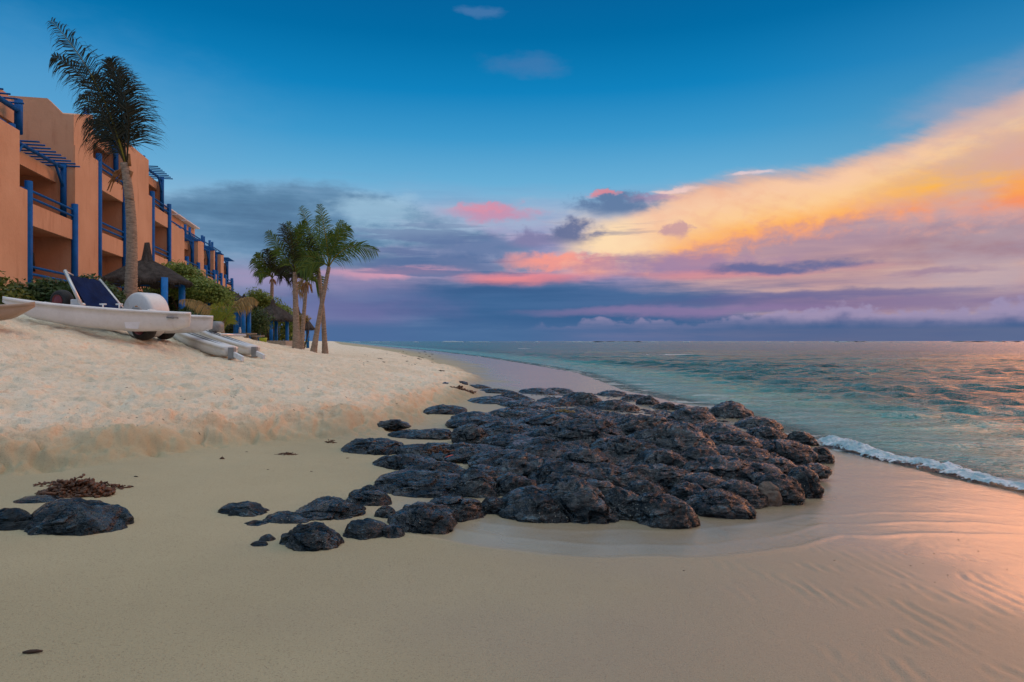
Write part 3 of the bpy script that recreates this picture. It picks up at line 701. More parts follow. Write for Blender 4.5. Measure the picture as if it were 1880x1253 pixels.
# u centre, v of the lower edge, width, height (photo pixels), long-axis angle, row, look
ROCKS = [
 (438,948,96,34,0,'left','low flat-topped lava rock standing alone at the far left end of the outcrop'),
 (467,966,44,13,0,'left','thin sliver of dark rock barely showing below the leftmost rock'),
 (472,1003,30,12,0,'left',None),(489,993,28,16,0,'left',None),
 (522,960,86,30,.1,'left','small rounded dark rock touching the long one left of the outcrop'),
 (585,950,132,50,-.1,'left','broad bluish rock with streaked top in the loose group left of the outcrop'),
 (562,1006,112,62,.1,'left','nearest loose rock, flat wedge shape, lowest in the photo'),
 (672,925,92,40,-.1,'left','ragged low rock crusted with pale grit left of the large front boulder'),
 (648,938,40,14,0,'left',None),
 (665,987,92,50,.1,'front',None),(715,985,50,34,0,'front',None),(708,950,44,36,0,'front',None),
 (765,972,132,74,-.35,'front','big wedge-shaped boulder speckled with shell grit at the left front corner of the outcrop'),
 (833,948,118,58,-.3,'front','smooth dark slab leaning right beside the left front boulder'),
 (782,902,205,60,-.15,'second','long whaleback rock with orange leaf resting on it'),
 (868,905,90,66,-.3,'second',None),(905,938,54,36,0,'front',None),
 (672,831,124,38,.05,'left','lone oval rock with brown seaweed at its left edge'),
 (735,857,112,34,-.1,'third',None),(716,784,72,10,0,'back','thin flat streak of rock just showing through the dry sand'),
 (785,801,88,20,0,'upper',None),(862,804,66,36,0,'upper','upright rounded knob at the left side of the outcrop'),
 (775,832,110,30,-.1,'third',None),(857,836,130,34,-.1,'third','rock carrying a clump of brown seaweed'),
 (812,757,84,18,0,'back',None),(872,777,110,30,0,'upper',None),(745,800,70,14,0,'upper',None),
 (812,708,34,7,0,'farthest',None),(846,706,24,8,0,'farthest',None),(875,713,52,10,0,'farthest',None),(908,723,64,14,0,'farthest',None),
 (902,742,90,20,0,'back',None),(942,735,80,22,0,'farthest',None),(985,724,74,16,0,'farthest',None),(1025,722,60,14,0,'farthest',None),
 (948,764,110,24,0,'back',None),(925,792,104,26,0,'upper',None),(938,816,100,26,-.1,'upper',None),
 (925,850,120,36,-.15,'third',None),(800,868,90,26,-.1,'third',None),(890,872,80,26,-.1,'third',None),
 (990,946,134,74,-.1,'front','steep pyramid-shaped boulder in the middle of the front edge'),
 (1062,946,150,92,-.6,'front','long tongue-shaped boulder sloping down to the right at the front edge'),
 (950,902,74,48,0,'second','smooth rounded boulder above the pyramid-shaped one'),
 (948,862,96,42,0,'second',None),(1046,884,118,52,-.35,'second',None),(1000,832,136,38,-.2,'third',None),
 (1083,854,88,46,-.2,'third',None),(1115,884,104,44,-.4,'second',None),
 (1148,942,82,66,-.5,'front','narrow ridged boulder right of the tongue-shaped one'),
 (1225,957,114,76,-.3,'front','pitted boulder crusted with shells at the lowest point right of centre'),
 (1155,838,132,48,-.1,'third','broad low dome with bluish streaked top in the centre of the outcrop'),
 (1172,884,88,42,-.2,'second',None),(1228,884,104,48,-.3,'second',None),(1215,854,92,42,-.3,'third',None),
 (1010,779,114,32,-.1,'upper',None),(1060,768,90,24,-.1,'upper',None),(1082,806,150,58,-.25,'upper','long humped boulder with mossy yellow patch at its left end'),
 (1060,738,62,25,0,'farthest',None),(1078,744,58,36,0,'farthest','dark upright boulder on the far skyline of the outcrop'),
 (965,748,90,20,0,'back',None),(1020,744,90,22,0,'back',None),
 (1185,802,120,66,-.2,'upper','highest slab of the outcrop with a pale lit top'),
 (1245,834,160,84,-.3,'third','biggest block of the outcrop with a steep black front'),
 (1130,752,80,26,0,'back',None),(1278,775,90,36,-.2,'back',None),
 (1195,744,46,24,0,'farthest',None),(1222,752,42,20,0,'farthest',None),(1250,754,34,16,0,'farthest',None),(1130,728,60,14,0,'farthest',None),(1164,736,54,16,0,'farthest',None),
 (1290,762,60,20,0,'farthest',None),
 (1352,768,94,46,-.1,'seaward','tall dark boulder with ochre left end standing against the water'),
 (1406,788,78,38,-.2,'seaward',None),(1415,806,70,34,-.2,'seaward',None),
 (1476,815,50,34,0,'seaward','rounded boulder by the surf near the right tip'),
 (1508,840,48,30,-.1,'seaward','rightmost rock of the outcrop, wet and touching the surf'),
 (1448,838,104,44,-.3,'seaward',None),(1360,824,90,44,-.3,'seaward',None),(1330,800,80,34,-.2,'seaward',None),
 (1378,854,112,48,-.3,'right',None),(1325,876,130,54,-.3,'right',None),(1398,884,92,44,-.4,'right',None),
 (1290,850,80,44,-.3,'right',None),(1435,908,84,52,-.6,'right',None),(1482,896,62,56,-.5,'right','pink-lit rock at the right foot of the outcrop'),
 (1416,914,44,42,0,'right','small brown pyramid-shaped stone wedged at the right foot'),
 (1300,900,96,40,-.3,'right',None),(1370,916,84,46,-.4,'right',None),(1335,938,110,50,-.3,'right','jagged low rock half buried in sand pointing right'),
 (1500,866,54,22,-.2,'right',None),(1430,862,70,34,-.3,'right',None),(1268,912,70,34,-.2,'right',None),(1185,902,60,30,-.2,'second',None),
 (1345,846,80,40,-.2,'right',None),(990,862,70,34,-.2,'third',None),(1010,806,90,26,-.1,'upper',None),(1130,800,90,30,0,'upper',None),
 (1100,905,70,34,-.3,'second',None),(1010,905,60,30,-.3,'second',None),
]
ROWTXT = {'left': 'among the loose rocks left of the outcrop', 'front': 'along the front edge of the outcrop', 'second': 'in the second row behind the front edge',
 'third': 'in the middle band of the outcrop', 'upper': 'in the upper middle band of the outcrop', 'back': 'just below the far edge of the outcrop',
 'farthest': 'on the far skyline of the outcrop', 'seaward': 'on the seaward ridge against the water', 'right': 'on the lower right flank of the outcrop'}
ORD = ['first', 'second', 'third', 'fourth', 'fifth', 'sixth', 'seventh', 'eighth', 'ninth', 'tenth', 'eleventh', 'twelfth', 'thirteenth', 'fourteenth', 'fifteenth', 'sixteenth']
def rock_shape(V, sd, cuts):
    rg = np.random.default_rng(int(sd * 10) + 5)
    V = V.copy(); q = 2.35; n_ = (np.abs(V) ** q).sum(1) ** (1 / q); V = V / n_[:, None]
    V = V * (1 + .15 * fbm(V[:, 0] * 1.1 + sd, V[:, 1] * 1.1, V[:, 2] * 1.1, o=3))[:, None]
    up = np.clip(V[:, 2], 0, 1.2)
    V[:, 0] *= 1.06 - .16 * up; V[:, 1] = V[:, 1] * (1.06 - .18 * up) + .16 * up
    for k in range(cuts):                      # broken faces
        n = rg.normal(size=3); n[2] = abs(n[2]) * .9 + .15; n /= np.linalg.norm(n)
        d = rg.uniform(.70, .90); o = V @ n - d
        V = V - np.where(o > 0, o * .62, 0)[:, None] * n
    return V
def build_rocks():
    cnt = {}
    order = {}
    for r in sorted(ROCKS, key=lambda q: q[0]):
        k = r[5]; order[r] = cnt.get(k, 0); cnt[k] = order[r] + 1
    for idx, r in enumerate(ROCKS):
        u, vb, w, h, ang, row, look = r
        g = GR(u, vb); Y = g[1]; sc = Y / F
        if u < 900: w *= .92
        W = w * sc; Hv = h * sc
        va = math.atan2(CZ - g[2], Y)                # how steeply we look down on it
        D = W * (.85 if w > 60 else .75)
        tall = .62 if row in ('seaward', 'farthest') else .5
        H = max(Hv - D * math.sin(va) * .75, W * .16, Hv * tall)
        D = min(D, max(.45 * W, (Hv - H * .62) / max(.12, math.sin(va)) * 1.1))
        D = max(D, .5 * W)
        px = W * Y / F
        sub = 6 if (w > 100 and Y < 9) else (5 if w > 40 else 4)
        V, Fc = ICO[sub]; sd = idx * 7.3
        V = rock_shape(V, sd, 4 if w > 50 else 3)
        V[:, 2] += .16 * V[:, 0] * RNG.uniform(-1, 1) + .05 * V[:, 1]
        S = np.array([W * .525, D * .56, H * .76])
        V = V * S
        ca, sa = math.cos(ang * .55), math.sin(ang * .55)
        V = np.stack([V[:, 0] * ca - V[:, 1] * sa, V[:, 0] * sa + V[:, 1] * ca, V[:, 2]], 1)
        N = V / (np.linalg.norm(V, axis=1)[:, None] + 1e-9)
        k = 1.0
        x, y, z = (V[:, i] + sd * .37 for i in range(3))
        dsp = .026 * min(1.3, W * 1.6) * ridge(x * 3.2, y * 3.2, z * 3.2, o=3) + .020 * ridge(x * 11, y * 11, z * 11, o=4) + .016 * fbm(x * 30, y * 30, z * 30, o=3)
        cr = vn(x * 2.6 + 3, y * 2.6, z * 2.6 + .5 * x); cr2 = vn(x * 6.1, y * 6.1 + 8, z * 6.1)
        dsp = dsp - .022 * min(1.3, W * 1.6) * np.exp(-(cr / .05) ** 2) - .016 * np.exp(-(cr2 / .08) ** 2)
        V = V + N * (dsp * min(1, W / .35))[:, None]
        base = np.array([g[0], g[1] + D * .38, bz(g[0], g[1] + D * .3) + float(mound(g[0], g[1] + D * .3)) - H * .12])
        V = V + base
        m = M_ROCKB if idx == [i for i, q in enumerate(ROCKS) if q[:2] == (1416, 914)][0] else M_ROCK
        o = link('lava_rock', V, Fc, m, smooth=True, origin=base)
        size = 'large' if w > 108 else ('medium-sized' if w > 66 else 'small')
        shape = 'low' if h < w * .3 else ('humped' if h < w * .5 else 'blocky')
        lab = look or f"{size} {shape} lava rock, {ORD[order[r]]} from the left {ROWTXT[row]}"
        tag(o, lab, 'rock', 'lava rocks of the outcrop on the wet sand')
    # pair of rocks at the left edge of the frame
    for (u, vb, w, h, lab) in ((104, 978, 176, 74, 'large dark rock by the left edge with brown seaweed heaped behind it'), (6, 972, 84, 66, 'dark rock cut by the left edge of the picture'),
                               (60, 925, 84, 12, 'thin wet rock ridge behind the large rock at the left edge'), (160, 935, 40, 16, 'small rock knob at the upper right corner of the left edge rock')):
        g = GR(u, vb); sc = g[1] / F; W = w * sc; H = h * sc
        V, Fc = ICO[6 if w > 100 else 5]; sd = u * 1.3; V = rock_shape(V, sd, 6)
        V[:, 2] += .15 * V[:, 1] - .10 * V[:, 0]
        V = V * np.array([W * .53, W * .38 if w > 50 else W * .5, max(H * .52, .035)])
        N = V / (np.linalg.norm(V, axis=1)[:, None] + 1e-9); x, y, z = (V[:, i] + sd * .37 for i in range(3))
        cr = vn(x * 3.1 + 3, y * 3.1, z * 3.1)
        V = V + N * (-.03 * np.exp(-(cr / .06) ** 2) * min(1, W * 1.5) + .03 * ridge(x * 4, y * 4, z * 4, o=3) + .016 * ridge(x * 13, y * 13, z * 13, o=3) + .010 * fbm(x * 32, y * 32, z * 32, o=3))[:, None] * min(1, W * 2)
        base = np.array([g[0], g[1] + W * .26, g[2] - .01])
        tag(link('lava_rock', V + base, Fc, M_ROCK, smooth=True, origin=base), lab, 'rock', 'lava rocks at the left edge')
    # the solid bed that the pillows of lava grow out of
    poly = [(735, 880), (760, 845), (800, 842), (850, 800), (880, 765), (905, 735), (960, 718), (1150, 724), (1300, 750), (1400, 775), (1440, 800), (1500, 840), (1495, 880), (1440, 900), (1380, 905), (1290, 895), (1262, 930), (1200, 915), (1100, 925), (1000, 925), (930, 925), (880, 930), (790, 950), (740, 940)]
    Pw = np.array([GR(u, v)[:2] for u, v in poly])
    x0, y0 = Pw.min(0) - .3; x1, y1 = Pw.max(0) + .3
    nx, ny = 420, 760
    gx, gy = np.meshgrid(np.linspace(x0, x1, nx), np.geomspace(y0, y1, ny))
    X, Y = gx.ravel(), gy.ravel()
    d = np.full(len(X), 1e9); inside = np.zeros(len(X), bool)
    for i in range(len(Pw)):
        a, b = Pw[i], Pw[(i + 1) % len(Pw)]
        ab = b - a; t = np.clip(((X - a[0]) * ab[0] + (Y - a[1]) * ab[1]) / (ab @ ab), 0, 1)
        d = np.minimum(d, np.hypot(X - a[0] - t * ab[0], Y - a[1] - t * ab[1]))
        c = ((a[1] > Y) != (b[1] > Y)) & (X < (b[0] - a[0]) * (Y - a[1]) / (b[1] - a[1] + 1e-12) + a[0]); inside ^= c
    sd = np.where(inside, d, -d) + .10 * fbm(X * 3, Y * 2, o=3)
    Z = base_h(X, Y)[0] + mound(X, Y) * sstep(0, .4, sd) - .10 + .06 * sstep(-.02, .25, sd) + .05 * ridge(X * 3.2, Y * 2.2, o=4) + .03 * ridge(X * 9 + 3, Y * 7, o=3) + .012 * fbm(X * 30, Y * 30, o=2)
    left = sstep(.6, -.4, X + (Y - 6) * .12)
    Z -= left * .055
    Z = np.where(sd < -.1, Z - .12, Z)
    i = np.arange(nx * ny).reshape(ny, nx)
    Fc = np.stack([i[:-1, :-1], i[:-1, 1:], i[1:, 1:], i[1:, :-1]], -1).reshape(-1, 4)
    Fc = Fc[(sd[Fc] > -.16).any(1)]
    used = np.unique(Fc); rm = -np.ones(len(X), int); rm[used] = np.arange(len(used))
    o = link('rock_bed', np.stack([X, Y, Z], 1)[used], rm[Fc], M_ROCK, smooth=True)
    tag(o, 'solid black lava bed filling the cracks between the rocks of the outcrop', 'rock bed', kind='structure')
build_rocks()

# ------------------------------------------------------------------ hotel
DV = np.array([-.2107, .9776]); NV = np.array([.9776, .2107]); O0 = np.array([-12.5, 0.0])
def FT(v):            # facade coordinates: s along the front, n towards the sea, z up
    p = O0 + DV * v[0] + NV * v[1]; return np.array([p[0], p[1], v[2]])
def S_at(u, n=0.0):   # facade position s seen at photo column u
    k = (u - U0) / F
    # X = O.x + d.x s + N.x n ; Y = d.y s + N.y n ; X = k Y
    return (O0[0] + NV[0] * n - k * NV[1] * n) / (k * DV[1] - DV[0])
FH = 2.83; F0 = 3.30
def build_hotel():
    base = FT((30, -4, 1.2))
    R = thing('hotel_building', base, 'coral rendered beach hotel with stepped balconies, blue railings and pergolas', 'hotel')
    units = [  # left wall start, bay start, bay end (photo columns), storeys in the bay
        (-130, 48, 133, 2), (133, 178, 226, 3), (226, 277, 308, 3), (308, 341, 362, 2), (362, 376, 391, 2), (391, 396, 404, 2), (404, 412, 424, 2)]
    last = None
    def post(mb, s, n, z0, z1, r=.12): mb.tube([(s, n, z0), (s, n, z1)], r, 10)
    for k, (ul, ub, ur, st) in enumerate(units):
        s0, s1, s2 = S_at(ul), S_at(ub) , S_at(ur)
        ztop = F0 + FH * st                       # floor level of the storey above the bay
        pz = ztop - .12                           # pergola level
        wtop = ztop + .12
        notch = F0 + FH * (st - 1) + .92          # the pier drops where the pergola post stands
        # pier wall, with cut corner beside the top storey
        mb = MB(FT)
        mb.box((s0, -8, .8), (s1 - .12, .10, notch))
        if k == 1: mb.prism([(s0, notch), (s1 - .62, notch), (s1 - .62, 11.86), (s0, 11.18)], lambda p, q: (p[0], .06 if q else -3.0, p[1]))
        else: mb.box((s0, -8, notch), (s1 - .62, .06, wtop))
        mb.box((s1 - .62, -8, notch), (s1 - .12, -.40, wtop - .35))
        mb.build('wall', M_CORAL, R)
        # bay: back wall, far cross wall, floors and ceiling
        mb = MB(FT)
        dp = 2.1
        mb.box((s1 - .12, -8, .8), (s2 + .05, -dp, wtop - .4))
        mb.build('wall', M_CORAL, R)
        mb = MB(FT); mb.box((s2 + .052, -8, .8), (s2 + .30, .02, notch - .02)); mb.box((s2 + .052, -8, notch - .02), (s2 + .28, -.42, wtop - .30))
        mb.build('wall', M_CORAL, R)
        # roof over the top storey, coral fascia
        mb = MB(FT); mb.box((s1 - .118, -dp - .5, wtop - .62), (s2 + .05, -.62, wtop - .398)); mb.box((s1 - .116, -.72, wtop - .85), (s2 + .05, -.60, wtop - .35))
        mb.build('roof', M_CORAL, R)
        for f in range(st):
            z = F0 + FH * f
            mb = MB(FT); mb.box((s1 - .115, -dp + .002, z - .24), (s2 + .048, -.02, z)); mb.box((s1 + .05, -.10, z - .30), (s2 - .06, .03, z + .52))
            B = mb.build('balcony', M_CORAL, R)
            mb = MB(FT)
            for zz in (.70, .97): mb.tube([(s1 - .1, .04, z + zz), (s2 + .02, .04, z + zz)], .05, 8)
            if f == st - 1: mb.tube([(s1 - .6, -.3, z + .97), (s1, .04, z + .97)], .05, 8)
            RL = mb.build('railing', M_BLUE, B, smooth=False)
            # sliding door in the back wall
            mb = MB(FT); a = s1 + .25; w = min(1.7, (s2 - s1) * .45)
            mb.box((a, -dp, z + .02), (a + .06, -dp + .06, z + 2.1)); mb.box((a + w - .06, -dp, z + .02), (a + w, -dp + .06, z + 2.1)); mb.box((a + .06, -dp, z + 2.04), (a + w - .06, -dp + .06, z + 2.1)); mb.box((a + w / 2 - .03, -dp, z + .02), (a + w / 2 + .03, -dp + .06, z + 2.04))
            D = mb.build('balcony_door', M_DARKW, R)
            mb = MB(FT); mb.box((a + .03, -dp + .002, z + .04), (a + w - .03, -dp + .03, z + 2.06)); mb.build('pane', M_GLASS, D)
        # tall posts at the balcony corners
        zt = F0 + FH * (st - 1) + 1.28
        for s, t_ in ((s1, zt), (s2 + .02, zt - .05)):
            mb = MB(FT); post(mb, s, .08, 1.0 if st == 2 else 1.4, t_, .13); mb.build('post', M_BLUE, R, smooth=True)
        # pergola over the top balcony
        z0 = F0 + FH * (st - 1) + .9
        mb = MB(FT)
        W_ = s2 - s1
        for n in (-.32,): 
            mb.tube([(s1 - .9, n - .02, pz + .02), (s2 + .25, n - .02, pz + .02)], .075, 8)
        mb.tube([(s1 - .5, -1.0, pz + .0), (s2 + .2, -1.0, pz + .0)], .06, 8)
        ns = max(6, int(W_ / .42))
        for i in range(ns):
            s = s1 + .1 + (W_ + .1) * (i + .5) / ns
            mb.tube([(s, -1.1, pz + .12), (s, .30, pz + .12)], .035, 6)
        PG = mb.build('pergola', M_BLUE, R, smooth=True)
        for s, sg in ((s1 - .34, 1), (s2 - .06, -1)):
            mb = MB(FT); post(mb, s, -.32, z0 if sg > 0 else z0 - .3, pz + (.55 if sg > 0 else .20), .12); mb.build('post', M_BLUE, PG, smooth=True)
            mb = MB(FT); mb.tube([(s, -.32, pz - .85), (s + sg * .75, -.32, pz - .02)], .06, 8); mb.build('brace', M_BLUE, PG, smooth=True)
        # set-back upper part of the building
        if st == 2:
            mb = MB(FT); e = s2 + .29
            zt3 = F0 + FH * 3 + .1
            nb = -2.7 if k == 0 else -3.2
            if k == 0:
                sj = S_at(28, -1.0)
                mb.box((s0, -9, wtop - .5), (sj, -1.6, 9.95)); mb.box((s0, -9, 9.952), (sj + .26, -1.1, 10.72))
                mb.box((sj + .002, -9, wtop - .5), (sj + .26, -1.0, 9.948)); mb.box((sj + .262, -9, wtop - .5), (e - .4, -3.4, wtop + .3))
                mb.prism([(s0, 10.722), (sj + .1, 10.722), (sj - .35, 10.95), (s0, 10.97)], lambda p, q: (p[0], -1.12 if q else -9, p[1]))
            else: mb.box((s0, -9, wtop - .5), (e, nb, zt3))
            U = mb.build('upper_storey', M_CORAL, R)
            mb = MB(FT)
            w0, w1 = (S_at(-30, -1.6), S_at(22, -1.6)) if k == 0 else (s1 + .4, s2 - .4)
            nn = -1.6 if k == 0 else nb
            mb.box((w0, nn, ztop + (.2 if k == 0 else .7)), (w1, nn + .05, ztop + (.9 if k == 0 else 2.3))); mb.build('window', M_GLASSG, U)
            # terrace railing and blue frame of the set-back storey
            mb = MB(FT)
            for zz in (.66, .95): mb.tube([(s0 + .2, -.5 if k == 0 else -.9, ztop + zz - (.5 if k == 0 else .1)), (s1 - .4 if k == 0 else s2, -.5 if k == 0 else -.9, ztop + zz - (.5 if k == 0 else .1))], .05, 8)
            mb.build('railing', M_BLUE, R)
            if k > 0:
                for s in (s0 + .3, (s0 + s1) / 2 + .4):
                    mb = MB(FT); post(mb, s, -.9, ztop - .2, ztop + 1.25, .10); mb.build('post', M_BLUE, R, smooth=True)
                mb = MB(FT); mb.box((s0 + .3, nb - .02 + .03, zt3 - .05), (s2, nb + .5, zt3 + .05)); mb.build('roof', M_WHITE2, R)
            else:
                sp = S_at(34, -.7); mb = MB(FT); mb.tube([(s0, -.7, 10.28), (sp, -.7, 10.28)], .10, 8)
                for i in range(7): mb.tube([(sp - .6 - i * .5, -1.09, 10.42), (sp - .5 - i * .5, -.3, 10.42)], .035, 6)
                PG2 = mb.build('pergola', M_BLUE, R, smooth=True)
                mb = MB(FT); post(mb, sp, -.7, 9.4, 10.72, .14); mb.build('post', M_BLUE, PG2, smooth=True)
        else:
            # wing wall whose top slopes down towards the sea
            z1 = wtop
            for (sa, sb, prof) in () if k != 1 else ((s0 - .02, s0 + .30, [(-9, .8), (.055, .8), (.055, 11.17), (-.35, 11.185), (-.95, 11.80), (-9, 11.82)]),
                                   ):
                mb = MB(FT); mb.prism(prof, lambda p, q, sa=sa, sb=sb: (sb if q else sa, p[0], p[1])); mb.build('wall', M_CORAL, R)
    mb = MB(FT); e = S_at(424) + .3; mb.box((e + .02, -8.5, .5), (e + 4.5, -3.5, F0 + FH * 1.2)); mb.build('wall', M_CORAL, R)
    for (uu) in (430,):
        mb = MB(FT); s = S_at(uu)
        for zz in (.4, .8): mb.tube([(e, -.1, F0 + FH + zz), (e + 1.0, -.1, F0 + FH + zz)], .05, 8)
        post(mb, e + 1.0, -.1, F0 + FH - .4, F0 + FH + 1.1, .1); mb.build('railing', M_BLUE, R)
    # wet suit hanging on the lowest balcony
    s = S_at(58, -.5); mb = MB(FT); z = F0 + 1.75
    mb.tube([(s, -.6, z), (s + .02, -.6, z - .15), (s + .05, -.6, z - .6), (s, -.6, z - 1.0)], [.10, .22, .19, .14], 10, squash=.5)
    mb.tube([(s - .15, -.6, z - .1), (s - .34, -.6, z - .45), (s - .38, -.6, z - .8)], [.09, .07, .05], 8)
    mb.tube([(s + .15, -.6, z - .1), (s + .36, -.6, z - .45), (s + .44, -.6, z - .8)], [.09, .07, .05], 8)
    mb.tube([(s, -.6, z), (s, -.6, z + .7)], .012, 6)
    tag(mb.build('hanging_wetsuit', M_BLACK, smooth=True), 'black wetsuit hung up to dry in the lowest left balcony', 'wetsuit')
build_hotel()

# ------------------------------------------------------------------ plants
def bez(p, t):
    n = len(p)
    if n == 3: return (1 - t) ** 2 * p[0] + 2 * t * (1 - t) * p[1] + t * t * p[2]
    return (1 - t) ** 3 * p[0] + 3 * t * (1 - t) ** 2 * p[1] + 3 * t * t * (1 - t) * p[2] + t ** 3 * p[3]
def frond(name, pts, leaf, mat_leaf, mat_rib, parent, n=46, w=.028, up=.0, wind=(0, 0, 0), droop=.35, twist=None, start=.12, rib=.022, fwd=.75, keep=1.0, rs=None):
    rs = rs or random
    pts = [np.asarray(p, float) for p in pts]; wind = np.array(wind)
    Vr = MB(); path = [bez(pts, i / 14) for i in range(15)]
    Vr.tube(path, [rib * (1 - .85 * i / 14) for i in range(15)], 5)
    V = []; Fc = []
    tw = twist if twist is not None else rs.uniform(-.5, .5)
    for i in range(n):
        t = start + (1 - start) * (i + .5) / n
        c = bez(pts, t); d = bez(pts, min(1, t + .02)) - bez(pts, t - .02); d /= np.linalg.norm(d)
        s0 = np.cross(d, np.array([0, 1.0, 0])); s0 /= (np.linalg.norm(s0) + 1e-6); q = np.cross(s0, d)
        L = leaf * (math.sin(PI * min(1, .16 + .80 * t)) ** .7) * rs.uniform(.85, 1.1)
        for sg in (-1, 1):
            if rs.random() > keep: continue
            a = tw + rs.uniform(-.35, .35)
            sv = sg * s0 * math.cos(a) + q * (math.sin(a) + .15 * rs.uniform(-1, 1))
            dr = sv * (.9 - .3 * t) + d * fwd * rs.uniform(.8, 1.15) + np.array([0, 0, up]) + wind * .35
            dr /= np.linalg.norm(dr)
            g = droop * rs.uniform(.6, 1.4)
            p1 = c + dr * L * .45 + np.array([0, 0, -g * L * .10]) + wind * L * .06
            p2 = p1 + dr * L * .38 + np.array([0, 0, -g * L * .32]) + wind * L * .16
            p3 = p2 + dr * L * .17 + np.array([0, 0, -g * L * .34]) + wind * L * .12
            wv = np.cross(dr, q + .4 * np.array([rs.uniform(-1, 1), rs.uniform(-1, 1), rs.uniform(-1, 1)])); wv /= (np.linalg.norm(wv) + 1e-6)
            b = len(V)
            V += [c - wv * w * .35, c + wv * w * .35, p1 - wv * w * .5, p1 + wv * w * .5, p2 - wv * w * .32, p2 + wv * w * .32, p3]
            Fc += [(b, b + 1, b + 3, b + 2), (b + 2, b + 3, b + 5, b + 4), (b + 4, b + 5, b + 6)]
    o = link(name, np.array(V), Fc, mat_leaf, parent)
    r = Vr.build('rib', mat_rib, o, smooth=True) if o.parent else None
    return o
def trunk_mb(pts, r0, r1, n=12, ring=.09, flare=1.6, seed=0):
    rs = random.Random(seed); mb = MB(); m = max(24, int(np.linalg.norm(np.array(pts[-1]) - np.array(pts[0])) / ring * 2))
    pts = [np.asarray(p, float) for p in pts]; path = []; rad = []
    for i in range(m + 1):
        t = i / m
        path.append(bez(pts, t)); r = r1 + (r0 - r1) * (1 - t) ** .8
        r *= 1 + (flare - 1) * math.exp(-t * 9)
        rad.append(r * (1 + (.055 if i % 2 else -.03) * rs.uniform(.3, 1.2)))
    mb.tube(path, rad, n); return mb
def px3(u, v, Y): return P(u, v, Y)

def big_palm():
    Y = 19.0
    b = P(236, 568, Y); b[2] = bz(b[0], b[1]) - .1
    T = thing('palm_tree', b, 'tall windswept palm with dark fronds blown up and leaning left before the hotel', 'palm tree')
    trunk_mb([b, P(243, 500, Y), P(248, 400, Y), P(228, 300, Y)], .165, .10, 16, .07, 1.55, 5).build('trunk', M_TRUNK, T, smooth=True)
    rs = random.Random(12)
    mb = MB()
    for i in range(9):
        a = rs.uniform(-1, 1); mb.tube([P(228 + a * 5, 312, Y + rs.uniform(-.1, .1)), P(226 + a * 16, 320 + rs.uniform(-6, 8), Y), P(222 + a * 20 - 6, 345 + rs.uniform(-10, 10), Y)], [.07, .05, .015], 6, squash=.4)
    mb.tube([P(238, 305, Y), P(237, 283, Y)], [.05, .03], 6)
    mb.build('husk', M_HUSK, T, smooth=True)
    c = (231, 302)
    FR = [([(231, 302), (205, 205), (170, 120), (94, 38)], 62, .55, .0), ([(230, 302), (196, 215), (160, 120), (96, 104)], 52, .7, -.5),
          ([(231, 300), (228, 210), (210, 140), (205, 108)], 66, .5, .4),
          ([(233, 300), (238, 215), (222, 150), (196, 118)], 62, .45, -.3), ([(231, 302), (214, 240), (178, 188), (146, 178)], 56, .7, .7),
          ([(232, 300), (216, 214), (196, 170), (168, 136)], 60, .5, .2),
          ([(232, 300), (240, 240), (236, 180), (214, 128)], 70, .9, -.4), ([(230, 302), (212, 262), (188, 232), (158, 222)], 58, .8, .3)]
    for i, (p, L, dr, dy) in enumerate(FR):
        pts = [P(u, v, Y + dy * (j / 3)) for j, (u, v) in enumerate(p)]
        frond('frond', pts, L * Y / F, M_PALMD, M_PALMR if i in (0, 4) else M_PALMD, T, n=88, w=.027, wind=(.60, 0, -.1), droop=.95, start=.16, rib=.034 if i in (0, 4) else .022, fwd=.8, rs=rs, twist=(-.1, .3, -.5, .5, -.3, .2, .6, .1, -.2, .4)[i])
big_palm()

def palm(Y, base, mid, top, fr, lab, r0=.112, r1=.08, L=34, husk=False, mats=None, seed=1, n=34, w=.036, droop=.7, wind=(.2, 0, 0), grp='palms clustered at the end of the beach'):
    b = P(base[0], base[1], Y); b[2] = min(bz(b[0], b[1]), b[2]) - .05
    T = thing('palm_tree', b, lab, 'palm tree', grp)
    trunk_mb([b, P(mid[0], mid[1], Y), P(top[0], top[1], Y)], r0, r1, 10, .11, 1.5, seed).build('trunk', M_TRUNK, T, smooth=True)
    rs = random.Random(seed)
    for i, f in enumerate(fr):
        p = [top, *f]
        dy = rs.uniform(-1.2, 1.2)
        pts = [P(u, v, Y + dy * (j / 2)) for j, (u, v) in enumerate(p)]
        ml = (mats or [M_PALM])[i % len(mats or [M_PALM])]
        frond('frond', pts, L * Y / F, ml, M_PALMR if i % 3 == 0 else ml, T, n=n, w=w, wind=wind, droop=droop, start=.14, rib=.03, rs=rs)
    if husk:
        mb = MB()
        for i in range(10):
            a = rs.uniform(0, 2 * PI); q = P(top[0], top[1], Y)
            mb.tube([q, q + np.array([math.cos(a) * .2, math.sin(a) * .2, -.15]), q + np.array([math.cos(a) * .3, math.sin(a) * .3, -.45 * rs.uniform(.6, 1.3)])], [.06, .05, .015], 6)
        mb.build('husk', M_HUSK, T, smooth=True)
    return T
palm(30.5, (575, 636), (590, 560), (604, 490), [[(600, 430), (586, 376)], [(606, 440), (636, 412)], [(614, 428), (642, 418)], [(622, 452), (660, 452)], [(636, 432), (692, 462)],
     [(585, 440), (556, 415)], [(574, 462), (540, 474)], [(580, 470), (550, 500)], [(614, 430), (626, 405)]], 'green palm with the widest fan of fronds, its trunk crossing another at the water side', L=29, seed=3, n=34)
